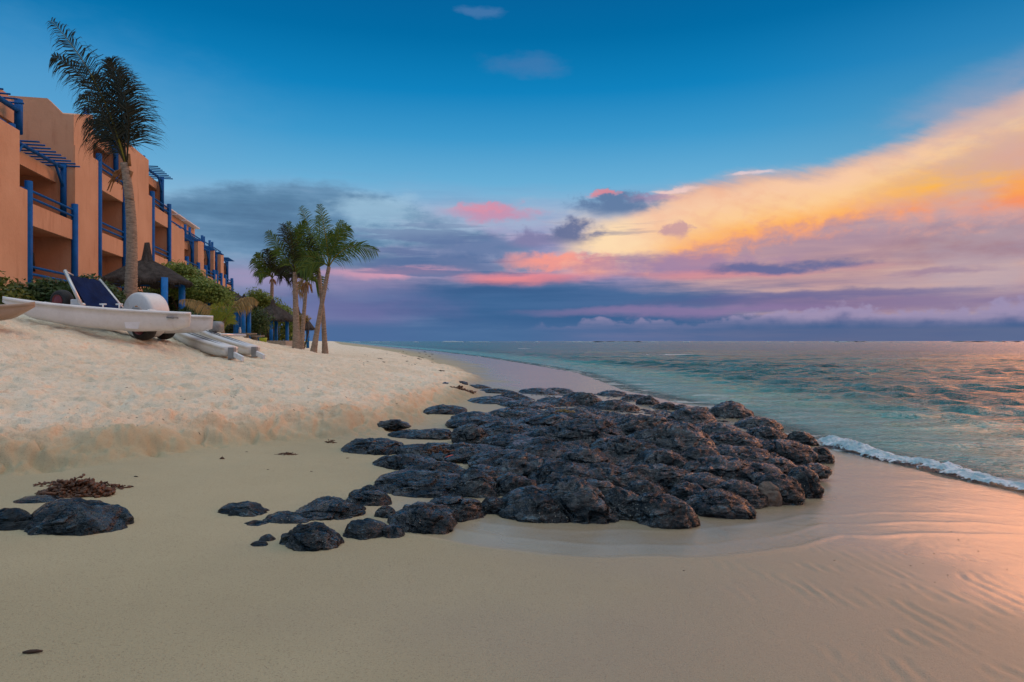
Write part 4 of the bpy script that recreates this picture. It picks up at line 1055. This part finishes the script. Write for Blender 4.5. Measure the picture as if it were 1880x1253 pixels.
palm(31.2, (597, 638), (594, 560), (582, 480), [[(570, 420), (552, 380)], [(566, 440), (530, 430)], [(590, 420), (584, 396)], [(562, 470), (540, 492)], [(600, 440), (610, 430)], [(570, 450), (562, 500)]],
     'dark palm with upswept fronds whose trunk foot stands rightmost of the group', L=29, seed=5, mats=[M_PALM, M_PALMD], n=32, wind=(.5, 0, 0))
palm(30.2, (545, 630), (543, 560), (541, 500), [[(538, 450), (530, 408)], [(520, 460), (492, 425)], [(532, 440), (518, 412)], [(545, 440), (552, 415)], [(556, 450), (574, 430)], [(522, 480), (510, 500)], [(560, 478), (574, 500)], [(540, 430), (560, 406)]],
     'tall straight palm between the thatched hut and the crossing trunks', L=29, seed=7, mats=[M_PALM, M_PALM, M_PALMD], r0=.16, n=36)
palm(34.5, (553, 628), (558, 570), (563, 518), [[(560, 470), (545, 440)], [(570, 470), (590, 452)], [(552, 490), (535, 510)], [(576, 500), (590, 530)], [(556, 500), (548, 540)], [(570, 480), (572, 440)]],
     'shorter palm with dry hanging fronds behind the straight trunk', L=27, seed=9, mats=[M_PALM, M_PALMDRY, M_PALMD], husk=True)
palm(54, (500, 612), (498, 560), (500, 512), [[(490, 478), (470, 466)], [(482, 488), (462, 478)], [(496, 470), (488, 458)], [(506, 470), (512, 456)], [(516, 484), (528, 480)], [(512, 490), (530, 508)], [(486, 494), (474, 506)], [(502, 466), (502, 462)], [(520, 478), (534, 492)], [(486, 484), (476, 494)]],
     'small round-headed palm leftmost of the group with a ragged brown neck', L=24, seed=13, husk=True, r1=.12, r0=.17, w=.055, mats=[M_PALM, M_PALM, M_PALMD])

# young palm and arching dry fronds beside the huts
def young_palm():
    Y = 22.5; b = P(410, 612, Y); b[2] = bz(b[0], b[1])
    T = thing('young_palm', b, 'yellow-green young palm sprouting beside the blue posts', 'palm tree')
    rs = random.Random(4); mb = MB(); mb.tube([b - np.array([0, 0, .1]), P(409, 606, Y), P(410, 590, Y)], [.07, .06, .04], 8); mb.build('trunk', M_TRUNK, T, smooth=True)
    for f in ([(405, 580), (392, 560)], [(412, 580), (405, 556)], [(416, 580), (424, 566)], [(418, 570), (436, 556)], [(402, 588), (390, 572)], [(420, 585), (430, 585)]):
        pts = [P(410, 608, Y)] + [P(u, v, Y + rs.uniform(-.4, .4)) for u, v in f]
        frond('frond', pts, 18 * Y / F, M_PALMY, M_PALMY, T, n=14, w=.035, droop=.3, start=.3, rib=.022, rs=rs)
    for f, d in (([(392, 560), (360, 548), (330, 552)], .9), ([(400, 570), (372, 556), (345, 556)], .9), ([(432, 545), (458, 540), (474, 556)], .9), ([(438, 550), (452, 552), (462, 566)], .8)):
        pts = [P(408, 600, Y)] + [P(u, v, Y + rs.uniform(-.3, .5)) for u, v in f]
        frond('frond', pts, 12 * Y / F, M_PALMDRY, M_PALMDRY, T, n=34, w=.03, droop=1.5, start=.28, rib=.02, rs=rs, fwd=.3)
young_palm()

def leaf_cloud(centers, count, size, seed, shell=.55):
    """centers: list of (pos, (rx, ry, rz)); leaves sit toward the outside of each clump"""
    rg = np.random.default_rng(seed)
    vol = np.array([r[0] * r[1] * r[2] for _, r in centers]) ** .67; pr = vol / vol.sum()
    ci = rg.choice(len(centers), count, p=pr)
    d = rg.normal(size=(count, 3)); d /= np.linalg.norm(d, axis=1)[:, None]
    rr = shell + (1 - shell) * rg.random(count) ** .7
    rr *= 1 + .18 * rg.normal(size=count)
    C = np.array([c for c, _ in centers])[ci]; R = np.array([r for _, r in centers])[ci]
    p = C + d * R * rr[:, None]
    nrm = d * .6 + rg.normal(size=(count, 3)) * .55 + np.array([0, 0, .5]); nrm /= np.linalg.norm(nrm, axis=1)[:, None]
    a = np.cross(nrm, rg.normal(size=(count, 3))); a /= np.linalg.norm(a, axis=1)[:, None]; b = np.cross(nrm, a)
    s = size * rg.uniform(.6, 1.25, count)[:, None]
    V = np.stack([p - a * s, p + b * s * .42 - a * s * .1, p + a * s, p - b * s * .42 - a * s * .1], 1).reshape(-1, 3)
    return V, np.arange(count * 4).reshape(-1, 4)
def clumps(u0, u1, vtop, vbot, Y, n, r, seed, depth=1.2, prof=None):
    rs = random.Random(seed); out = []
    for i in range(n):
        t = rs.random(); u = u0 + (u1 - u0) * t
        vt = prof(u) if prof else vtop
        v = vt + (vbot - vt) * rs.random() ** 1.1
        rr = r * rs.uniform(.6, 1.3); y = Y + rs.uniform(-depth, depth)
        c = P(u, v + r / Y * F * .55, y); out.append((c, (rr, rr, rr * .7)))
    return out
def shrub(name, lab, cat, Y, u0, u1, vtop, vbot, n, r, count, size, mats, seed, depth=1.0, prof=None, stems=5, grp=None):
    cl = clumps(u0, u1, vtop, vbot, Y, n, r, seed, depth, prof)
    uc = (u0 + u1) / 2; b = P(uc, vbot, Y); b[2] = bz(b[0], b[1]) - .05
    T = thing(name, b, lab, cat, grp)
    V, Fc = leaf_cloud(cl, count, size, seed)
    link('foliage', V, Fc, mats, T)
    mb = MB(); rs = random.Random(seed)
    for i in range(stems):
        c = cl[int(rs.random() * len(cl))][0]; g = np.array([b[0] + (c[0] - b[0]) * .45, b[1] + (c[1] - b[1]) * .4, b[2]])
        mb.tube([g, (g + c) / 2 + np.array([rs.uniform(-.2, .2), 0, .1]), c], [.055, .04, .02], 6)
    mb.build('trunk' if cat == 'tree' else 'stem', M_BARK, T, smooth=True)
    return T
shrub('hedge_shrub', 'dense yellow-green hedge at the left edge under the first balcony', 'hedge', 17.5, -170, 60, 506, 566, 60, .42, 15000, .075, M_HEDGE, 21, 1.0, lambda u: 502 + 6 * math.sin(u * .09) + max(0, u - 20) * .25)
shrub('hedge_shrub', 'lower dark green hedge between the first balcony and the catamaran sail', 'hedge', 18.5, 55, 205, 516, 562, 44, .40, 11000, .075, M_SHRUBD, 22, 1.0, lambda u: 514 + 5 * math.sin(u * .07))
shrub('beach_shrub', 'small leafy shrub behind the trunk of the tall palm', 'shrub', 24, 196, 235, 530, 560, 14, .3, 2500, .07, M_SHRUBD, 23, .5)
shrub('spreading_tree', 'wide green sea almond tree over the thatched roofs before the hotel', 'tree', 31, 288, 412, 480, 528, 80, .55, 26000, .085, M_SHRUB, 24, 1.6, lambda u: 482 + max(0, u - 330) ** 1.12 * .42, stems=9)
shrub('spreading_tree', 'dark lower bush under the sea almond tree behind the first hut', 'tree', 31, 262, 362, 528, 598, 46, .5, 10000, .085, M_SHRUBD, 25, .9)
shrub('beach_shrub', 'dark green bush behind the second hut and the young palm', 'shrub', 40, 372, 480, 570, 612, 34, .6, 7000, .10, M_SHRUBD, 26, 1.0)
shrub('sea_grape_tree', 'pale green leaning tree with a bare crooked branch above the third hut', 'tree', 51, 450, 520, 508, 572, 36, .6, 9000, .10, M_SHRUB, 27, .9, lambda u: 516 + max(0, u - 462) * .85, stems=6)
shrub('beach_shrub', 'green bush behind the posts of the third hut', 'shrub', 53, 455, 545, 575, 622, 40, .8, 8000, .12, M_SHRUB, 28, 1.0)
shrub('beach_shrub', 'small orange-tinged dry bush at the foot of the straight palm', 'shrub', 36, 545, 562, 575, 592, 8, .25, 700, .07, M_PALMDRY, 29, .3)
shrub('beach_shrub', 'low bush between the young palm and the white boat stern', 'shrub', 27, 325, 400, 560, 602, 24, .4, 5000, .08, M_SHRUBD, 30, .6)

# ------------------------------------------------------------------ thatched huts
def hut(u, Y, w_px, v_eave, v_apex, v_base, posts, lab, spire=.5, rmul=1.0):
    c = P(u, v_base, Y); g = bz(c[0], c[1]); c[2] = g
    T = thing('thatched_hut', c, lab, 'beach hut', 'thatched beach huts before the hotel')
    R = w_px / 2 * Y / F; ze = CZ + (V0 - v_eave) / F * Y; za = CZ + (V0 - v_apex) / F * Y
    mb = MB(); n = 40; rs = random.Random(u)
    H = za - ze - spire
    prof = [(R, 0), (R * 1.02, .09), (R * .96, .18), (R * .76, H * .42), (R * .48, H * .74), (R * .24, H * .94), (R * .13, H * 1.04), (R * .09, H + spire * .5), (R * .055, H + spire)]
    mb.lathe((c[0], c[1], ze - .06), [(R * .55, .12), (R * .9, -.01)] + prof, n)
    V = np.array(mb.V); ang = np.arctan2(V[:, 1] - c[1], V[:, 0] - c[0]); rr = np.hypot(V[:, 0] - c[0], V[:, 1] - c[1])
    V[:, 2] += .05 * np.sin(ang * 13 + u) * (rr / R) ** 2 + .03 * np.sin(ang * 29)
    mb.V = list(V); mb.build('roof', M_THATCH, T, smooth=True)
    # shaggy eave of thatch stalks
    Vv = []; Ff = []
    for i in range(int(260)):
        a = rs.uniform(0, 2 * PI); r = R * rs.uniform(.93, 1.03); p = np.array([c[0] + r * math.cos(a), c[1] + r * math.sin(a), ze + rs.uniform(.0, .1)])
        q = p + np.array([math.cos(a) * .08, math.sin(a) * .08, -rs.uniform(.12, .26)]); s = np.array([-math.sin(a), math.cos(a), 0]) * .03
        b = len(Vv); Vv += [p - s, p + s, q]; Ff.append((b, b + 1, b + 2))
    link('eave_fringe', np.array(Vv), Ff, M_THATCH, T)
    mb = MB(); m = 8
    ring = [np.array([c[0] + R * .84 * math.cos(2 * PI * k / m + .3), c[1] + R * .84 * math.sin(2 * PI * k / m + .3), ze + .02]) for k in range(m + 1)]
    mb.tube(ring, .06, 6); mb.build('ring_beam', M_BLUE, T, smooth=True)
    for (up, dy) in posts:
        p = P(up, v_base, Y + dy); z = bz(p[0], p[1])
        mb = MB(); mb.tube([(p[0], p[1], z - .15), (p[0], p[1], ze + .12)], .125 * rmul, 12); mb.build('post', M_BLUE2, T, smooth=True)
    return T
hut(270, 27.5, 150, 520, 444, 598, [(302, -1.1), (334, .3), (205, .4), (240, 1.4)], 'nearest thatched hut with a tall spire behind the big palm trunk', .75)
hut(406, 37, 96, 556, 523, 612, [(385, -.8), (372, .8), (433, -.4)], 'second thatched hut, low roof half hidden by the green tree', .1)
hut(448, 35.5, 44, 560, 540, 617, [(435, -.2), (440, .5), (447, -.4), (457, .1)], 'narrow shelter of four close blue posts under dry palm fronds', .1, .85)
hut(501, 47, 84, 588, 549, 625, [(475, -.5), (498, -1.1), (527, .2), (507, 1.0)], 'third thatched hut with low pointed roof left of the palm trunks', .45)
hut(547, 56, 60, 604, 563, 632, [(565, -.3), (524, -.3), (553, .9), (534, 1.0)], 'farthest thatched hut partly hidden by the palm trunks', .5)
def small_things():
    # low walls of the hut terraces
    a, b = P(458, 627, 46), P(530, 629, 45); mb = MB()
    mb.box((a[0], 44.4, .9), (b[0], 46.0, CZ + .02)); tag(mb.build('terrace_kerb', M_STONE, bevel=.02), 'low grey stone terrace edge under the third hut', 'kerb')
    p = P(483, 622, 43.5); z = bz(p[0], p[1]); mb = MB(); mb.lathe((p[0], p[1], z), [(.18, 0), (.24, .30), (.26, .42), (.22, .42), (.20, .36)], 14)
    tag(mb.build('plant_tub', M_POT, smooth=True), 'bright yellow-green tub beside the posts of the third hut', 'tub')
    p = P(440.5, 610, 33.5); z = bz(p[0], p[1]); mb = MB(); mb.lathe((p[0], p[1], z), [(.06, 0), (.06, .5), (.035, .56), (.035, .62)], 10)
    tag(mb.build('white_bollard', M_WHITE, smooth=True), 'short white post between the blue posts of the narrow shelter', 'bollard')
    # beach tables (round concrete tops) near the posts
    for u, v, Y, lab in ((452, 618, 33, 'pale low round table right of the narrow shelter'), (468, 621, 36, 'small low round table in front of the third hut')):
        p = P(u, v, Y); z = bz(p[0], p[1]); mb = MB(); mb.lathe((p[0], p[1], z - .05), [(.16, 0), (.12, .3), (.48, .34), (.5, .40), (.1, .40)], 20)
        tag(mb.build('beach_table', M_STONE, smooth=True), lab, 'table')
    # a weathered canoe bow showing behind the stern
    p = P(392, 600, 19); mb = MB(); z = bz(p[0], p[1])
    mb.tube([P(384, 607, 19), P(394, 600, 19), P(402, 600, 19.2), P(408, 608, 19.4)], [.05, .17, .16, .04], 10)
    tag(mb.build('covered_buoy', M_GREY, smooth=True), 'rounded grey buoy lying behind the catamaran stern', 'buoy')
small_things()

# ------------------------------------------------------------------ boats
def hull(name, stern, bow, width, depth, mat_, parent, rise=.25, transom=.75, sheer=.04, cb=None, tip=.02, n=30, curve=.0):
    stern = np.asarray(stern, float); bow = np.asarray(bow, float)
    ax = bow - stern; L = np.linalg.norm(ax); a = ax / L
    s = np.cross(a, np.array([0, 0, 1.0])); s /= np.linalg.norm(s); up = np.cross(s, a)
    V = []; m = 17
    for i in range(n + 1):
        t = i / n
        wd = width / 2 * (np.interp(t, [0, .12, .45, .8, .94, 1], [transom, .92, 1, .62, .25, tip]))
        dp = depth * np.interp(t, [0, .08, .3, .6, .85, 1], [.62, .86, 1, .97, .72, .12])
        c = stern + a * (t * L) + up * (sheer * (2 * t - 1) ** 2 + rise * max(0, t - .7) ** 2)
        lip = .018 if i not in (0, n) else 0
        ring = []
        for k in range(m):
            th = PI * k / (m - 1)
            x = math.cos(th); y = math.sin(th)
            ring.append(c + s * wd * np.sign(x) * abs(x) ** .55 * (1) - up * (dp * y ** .8 + .03))
        ring = [c + s * (wd + lip) + up * .012, c + s * (wd + lip) - up * .03] + ring + [c - s * (wd + lip) - up * .03, c - s * (wd + lip) + up * .012, c - s * wd * .8 + up * .03, c + up * .04, c + s * wd * .8 + up * .03]
        V += ring
    k = len(ring); Fc = []
    for i in range(n):
        for j in range(k): Fc.append((i * k + j, i * k + (j + 1) % k, (i + 1) * k + (j + 1) % k, (i + 1) * k + j))
    Fc += [tuple(range(k))[::-1], tuple(n * k + j for j in range(k))]
    o = link(name, np.array(V), Fc, mat_, parent, smooth=True)
    return o, a, s, up
def wheel(c, r, w, axis, parent, tname='wheel'):
    axis = np.asarray(axis, float); axis /= np.linalg.norm(axis); c = np.asarray(c, float)
    e1 = np.cross(axis, [0, 0, 1.0]); e1 /= np.linalg.norm(e1); e2 = np.cross(e1, axis)
    def T(v): return c + e1 * v[0] + e2 * v[1] + axis * v[2]
    mb = MB(T); mb.lathe((0, 0, 0), [(r * .5, -w * .42), (r * .72, -w * .5), (r * .92, -w * .36), (r, -w * .12), (r, w * .12), (r * .92, w * .36), (r * .72, w * .5), (r * .5, w * .42)], 30)
    o = mb.build(tname, M_TYRE, parent, smooth=True)
    mb = MB(T); mb.lathe((0, 0, 0), [(r * .14, -w * .52), (r * .46, -w * .44), (r * .55, -w * .5), (r * .55, w * .5), (r * .46, w * .44), (r * .14, w * .52)], 22)
    mb.build('rim', M_RIM, o); return o
def catamaran():
    Y = 14.6
    g = P(250, 612, Y); g[2] = bz(g[0], g[1])
    T = thing('catamaran', g, 'white beach catamaran with navy trampoline parked on balloon wheels', 'boat')
    st, bw = P(350, 580, 14.9), P(4, 554, 13.6)
    h1, a, s, up = hull('hull', st, bw, .46, .40, M_WHITE, T, rise=.3, transom=.8)
    off = np.array([.36, 1.45, .02])
    st2 = P(391, 586, 16.3); h2, *_ = hull('hull', st2, st2 + (bw - st), .46, .40, M_WHITE, T, rise=.3, transom=.8)
    # daggerboard case on the near side
    c = P(245, 588, 14.32); mb = MB()
    q = [(-.17, .13), (.15, .13), (.15, -.02), (.11, -.19), (-.12, -.19), (-.17, -.02)]
    mb.prism(q, lambda p, k: c + a * (-p[0]) + up * p[1] + s * (0 if k else .0) + np.array([0, -.03 if k else .12, 0]))
    mb.build('daggerboard_case', M_WHITE2, T, bevel=.012)
    # maker's small marks near the stern
    mb = MB()
    for i, wv in enumerate((.03, .025, .03, 0, .018)):
        if wv: p = P(306 + i * 3.6, 583.3 + i * .15, 14.50); mb.box((p[0], p[1] - .008, p[2] - .016), (p[0] + wv, p[1] + .25, p[2] + .016))
    mb.build('hull_marking', M_GREY, T)
    # cross beams, cleats, tiller
    mb = MB(); mb.tube([P(150, 560, 14.2), P(198, 563, 16.0)], .04, 10); mb.build('cross_beam', M_ALU, T, smooth=True)
    mb = MB(); mb.tube([P(272, 571, 14.7), P(312, 575, 16.4)], .04, 10); mb.build('cross_beam', M_ALU, T, smooth=True)
    for u in (189, 219):
        mb = MB(); p = P(u, 566, 14.35); mb.tube([p, p + np.array([0, 0, .075])], .018, 8); mb.tube([p + np.array([-.07, 0, .08]), p + np.array([.07, 0, .08])], .016, 8); mb.build('cleat', M_WHITE, T, smooth=True)
    mb = MB(); p = P(250, 575, 14.45); mb.tube([p + np.array([-.08, 0, 0]), p + np.array([-.04, 0, .10]), p + np.array([.06, 0, .09]), p + np.array([.13, 0, .0])], [.03, .05, .05, .03], 8); mb.build('fitting', M_GREY, T, smooth=True)
    mb = MB(); p = P(250, 567, 14.45); mb.tube([p + np.array([-.05, 0, 0]), p + np.array([.0, 0, .035]), p + np.array([.06, 0, .0])], [.03, .035, .03], 8); mb.build('rope_coil', M_HUSK, T, smooth=True)
    # navy trampoline on its raised frame
    A, B, C_, D = P(128, 506, 14.5), P(182, 515, 16.0), P(228, 571, 15.7), P(160, 566, 14.3)
    n = 18; V = []
    for i in range(n + 1):
        for j in range(n + 1):
            x, y = i / n, j / n
            p = (A * (1 - x) + B * x) * (1 - y) + (D * (1 - x) + C_ * x) * y
            sag = .10 * math.sin(PI * x) * math.sin(PI * y) + .012 * math.sin(x * 22 + y * 5)
            V.append(p - np.array([0, 0, sag]))
    b0 = len(V); V = V + [v - np.array([.012, .0, .02]) for v in V]
    Fc = []
    for i in range(n):
        for j in range(n):
            q = i * (n + 1) + j; f = (q, q + 1, q + n + 2, q + n + 1); Fc += [f, tuple(b0 + k for k in f[::-1])]
    link('trampoline', np.array(V), Fc, M_NAVY, T, smooth=True)
    mb = MB(); mb.prism([0, 1, 2], lambda i, k: (A, D, P(205, 567, 14.9))[i] + np.array([0, .03 + (.02 if k else 0), -.02]))
    mb.build('side_cloth', M_NAVY, T)
    mb = MB(); mb.tube([P(119, 497, 14.4), P(150, 562, 14.2)], .035, 10); mb.tube([P(119, 498, 14.4), P(134, 506, 14.6)], .02, 8); mb.build('frame_pole', M_ALU, T, smooth=True)
    mb = MB(); mb.tube([B + np.array([0, .02, .02]), C_ + np.array([0, .03, .0])], .03, 8); mb.build('frame_pole', M_ALU, T, smooth=True)
    mb = MB(); c = P(139, 560, 14.9); mb.box((c[0] - .09, c[1] - .05, c[2] - .12), (c[0] + .12, c[1] + .05, c[2] + .12)); mb.build('bracket', M_WHITE2, T, bevel=.02)
    # wheels under the stern
    for (u, v, yy) in ((265, 603, 14.95), (302, 603, 16.1)):
        wheel(P(u, v, yy), .27, .30, (.35, 1, 0), T)
    mb = MB(); mb.tube([P(258, 606, 14.6), P(312, 606, 16.4)], .03, 8); mb.build('axle', M_ALU, T, smooth=True)
    # big white float standing behind the near hull
    c = P(268, 579, 15.55); R = .51
    mb = MB(); n = 40
    ax = np.array([.42, .9, 0]); ax /= np.linalg.norm(ax); e = np.cross(ax, [0, 0, 1.0])
    def TT(v): return c + e * v[0] + np.array([0, 0, 1.0]) * v[1] + ax * v[2]
    mb.T = TT; mb.lathe((0, 0, 0), [(R * .30, -.27), (R * .9, -.25), (R * .985, -.22), (R, -.17), (R, .17), (R * .985, .22), (R * .9, .25)], n)
    tag(mb.build('drum_float', M_WHITE, smooth=True, bevel=0), 'large round white drum standing on edge behind the catamaran hull', 'drum')
    D_ = thing('launching_dolly', P(114, 553, 15.6), 'black balloon wheel of a boat dolly behind the bow end', 'boat trolley')
    wheel(P(114, 554, 15.6), .27, .26, (.3, 1, 0), D_)
    mb = MB(); mb.tube([P(114, 554, 15.5), P(150, 556, 16.6)], .025, 8); mb.build('axle', M_ALU, D_, smooth=True)
catamaran()
def other_boats():
    g = P(20, 590, 12.4); g[2] = bz(g[0], g[1])
    T = thing('beached_kayak', g, 'brownish boat with a pointed lip poking in from the left edge', 'boat')
    hull('hull', P(-230, 562, 11.9), P(64, 566.5, 12.4), .75, .27, M_BEIGE, T, rise=.5, transom=.9, tip=.03)
    # second catamaran lying on the sand to the right
    g = P(400, 630, 17); g[2] = bz(g[0], g[1])
    T = thing('upturned_catamaran', g, 'low white catamaran lying flat on the sand with two hulls pointing at the camera', 'boat')
    for (s, b, rr) in (((425, 629, 15.4), (300, 600, 18.0), (430, 642)), ((467, 626, 17.2), (345, 598, 20.4), (470, 640))):
        e = P(*s); f = P(*b); e[2] = bz(e[0], e[1]) + .24; f[2] = max(f[2], bz(f[0], f[1]) + .22)
        h, a, sd, up = hull('hull', e, f, .36, .25, M_WHITE, T, rise=.0, transom=.85, tip=.1)
        mb = MB()
        for k in (-.06, .05): mb.tube([e + a * .1 + sd * k + up * .05, f * .9 + e * .1 + sd * k + up * .05], .011, 6)
        mb.build('deck_line', M_GREY, h)
        p = e - a * .05
        mb = MB(); mb.box((p[0] - .07, p[1] - .1, p[2] - .20), (p[0] + .07, p[1] + .04, p[2] + .06)); B = mb.build('rudder_bracket', M_GREY, T, bevel=.015)
        q = p - a * .50; q[2] = bz(q[0], q[1]) + .04; sdv = sd
        mb = MB(); pts = [p + up * -.02, p - up * .14, q - up * .02 + sd * .0, q + up * .10]
        mb.prism([0, 1, 2, 3], lambda i, k: pts[i] + sdv * (.03 if k else -.03)); mb.build('rudder', M_WHITE2, T, bevel=.012)
    mb = MB(); e = P(405, 619, 15.9); f = P(450, 618, 17.6); e[2] += .05; f[2] += .03; mb.tube([e, f], .035, 8); mb.build('cross_beam', M_ALU, T, smooth=True)
other_boats()

# ------------------------------------------------------------------ seaweed, leaves and litter on the sand
def weed(u, v, w, h, lab, seed, n=50, lift=None, mat_=M_SEAWEED):
    rs = random.Random(seed); g = G(u, v) if lift is None else np.array(lift); k = g[1] / F; mb = MB(); W = w * k / 2; Hh = h * k
    for i in range(n):
        a = rs.uniform(0, 2 * PI); r = rs.random() ** .6
        p = g + np.array([W * r * math.cos(a), W * .55 * r * math.sin(a), 0]); p[2] = (beach_h(np.array([p[0]]), np.array([p[1]]))[0][0] if lift is None else g[2]) + Hh * .6 * (1 - r) * rs.random()
        L = W * rs.uniform(.10, .22); b = rs.uniform(0, 2 * PI); path = [p]; 
        for j in range(5):
            b += rs.uniform(-.9, .9); path.append(path[-1] + np.array([math.cos(b) * L / 3, math.sin(b) * L / 3, rs.uniform(-.3, .5) * L / 3]))
        t = max(.0035, W * .034); mb.tube(path, [t * rs.choice((.4, .7, 1.5, 1.9)) for _ in path], 6)
    return tag(mb.build('seaweed_clump', mat_, smooth=True), lab, 'seaweed')
def zrock(u, v):
    g = GR(u, v); return g
weed(140, 908, 118, 54, 'largest heap of brown seaweed above the left edge rock', 1, 420)
weed(198, 898, 62, 22, 'arm of brown seaweed trailing right from the heap', 2, 60)
weed(90, 890, 60, 10, 'thin dark strands of seaweed left of the heap', 3, 40)
weed(525, 834, 38, 6, 'small flat strip of brown seaweed on the smooth sand', 4, 40)
weed(608, 812, 22, 16, 'tuft of orange-brown seaweed against the lone oval rock', 5, 40)
weed(408, 844, 9, 10, 'tiny round seaweed ball on the smooth sand', 6, 24)
weed(780, 803, 40, 5, 'scattered reddish seaweed by the flat rocks', 8, 60)
weed(848, 724, 46, 4, 'dry yellow weed scraps near the far rocks', 9, 90)
def weed_on(u, v, w, h, lab, seed, n=60, dz=.16, mat_=M_SEAWEED):
    g = GR(u, v); weed(u, v, w, h, lab, seed, n, lift=(g[0], g[1], g[2] + dz), mat_=mat_)
weed_on(806, 856, 50, 30, 'clump of red-brown seaweed caught on a rock in the left part of the outcrop', 10, 90, .13)
weed_on(1036, 790, 40, 12, 'mossy yellow weed in a crack of the central humped rock', 11, 50, .22, M_PALMDRY)
def litter():
    rs = random.Random(5)
    spots = [(60, 1198, 34, 'dark twig lying alone near the lower left corner'), (810, 684, 14, 'dark stick on the far smooth sand'), (699, 661, 12, 'bit of dark driftwood far up the beach'),
             (453, 830, 5, None), (638, 842, 6, None), (572, 866, 5, None), (492, 864, 5, None), (425, 700, 8, None), (860, 712, 12, None), (770, 660, 9, None), (705, 668, 7, None), (742, 655, 8, None), (250, 878, 10, None), (240, 896, 14, None)]
    for i in range(40): spots.append((rs.uniform(660, 800), rs.uniform(646, 672), rs.uniform(3, 6), 1))
    for i in range(60): spots.append((rs.uniform(40, 760), rs.uniform(700, 790), rs.uniform(2.5, 5), 2))
    for i in range(16): spots.append((rs.uniform(1240, 1850), rs.uniform(970, 1080), rs.uniform(3, 5), 3))
    for (u, v, w, lab) in spots:
        g = G(u, v); L = w * g[1] / F; a = rs.uniform(-.5, .5); mb = MB()
        p = [g + np.array([math.cos(a) * L * t, math.sin(a) * L * t * .6, 0]) for t in (-.5, -.15, .2, .5)]
        h = beach_h(np.array([q[0] for q in p]), np.array([q[1] for q in p]))[0]
        for q, hh in zip(p, h): q[2] = hh + L * .05 + rs.uniform(0, L * .06)
        mb.tube(p, [L * .05, L * .11, L * .09, L * .04], 6)
        kinds = {None: ('small dark scrap lying at the foot of the dry sand bank', 'scraps at the foot of the sand bank'), 1: ('tiny dark scrap in the drift line far up the beach', 'scraps of the far drift line'),
                 2: ('tiny dark speck of wood on the trampled dry sand', 'specks on the dry sand'), 3: ('tiny dark pebble-like scrap on the wet pink sand right of the rocks', 'scraps on the wet sand')}
        L_, G_ = (lab, None) if isinstance(lab, str) else kinds[lab]
        tag(mb.build('driftwood_twig', M_TWIG, smooth=True), L_, 'twig', G_)
    for (u, v, dz, sz, lab) in ((825, 868, .15, .035, 'small coral-red leaf lying on the whaleback rock'), (1318, 862, .12, .028, 'orange leaf lying on the right flank of the outcrop')):
        g = GR(u, v); c = g + np.array([0, 0, dz]); mb = MB()
        mb.prism([(-1, 0), (-.3, .45), (.5, .4), (1, 0), (.5, -.35), (-.3, -.4)], lambda p, k: c + np.array([p[0] * sz, p[1] * sz * .8, .3 * sz * p[0] + (.006 if k else 0)]))
        tag(mb.build('fallen_leaf', M_LEAFRED), lab, 'leaf')
litter()
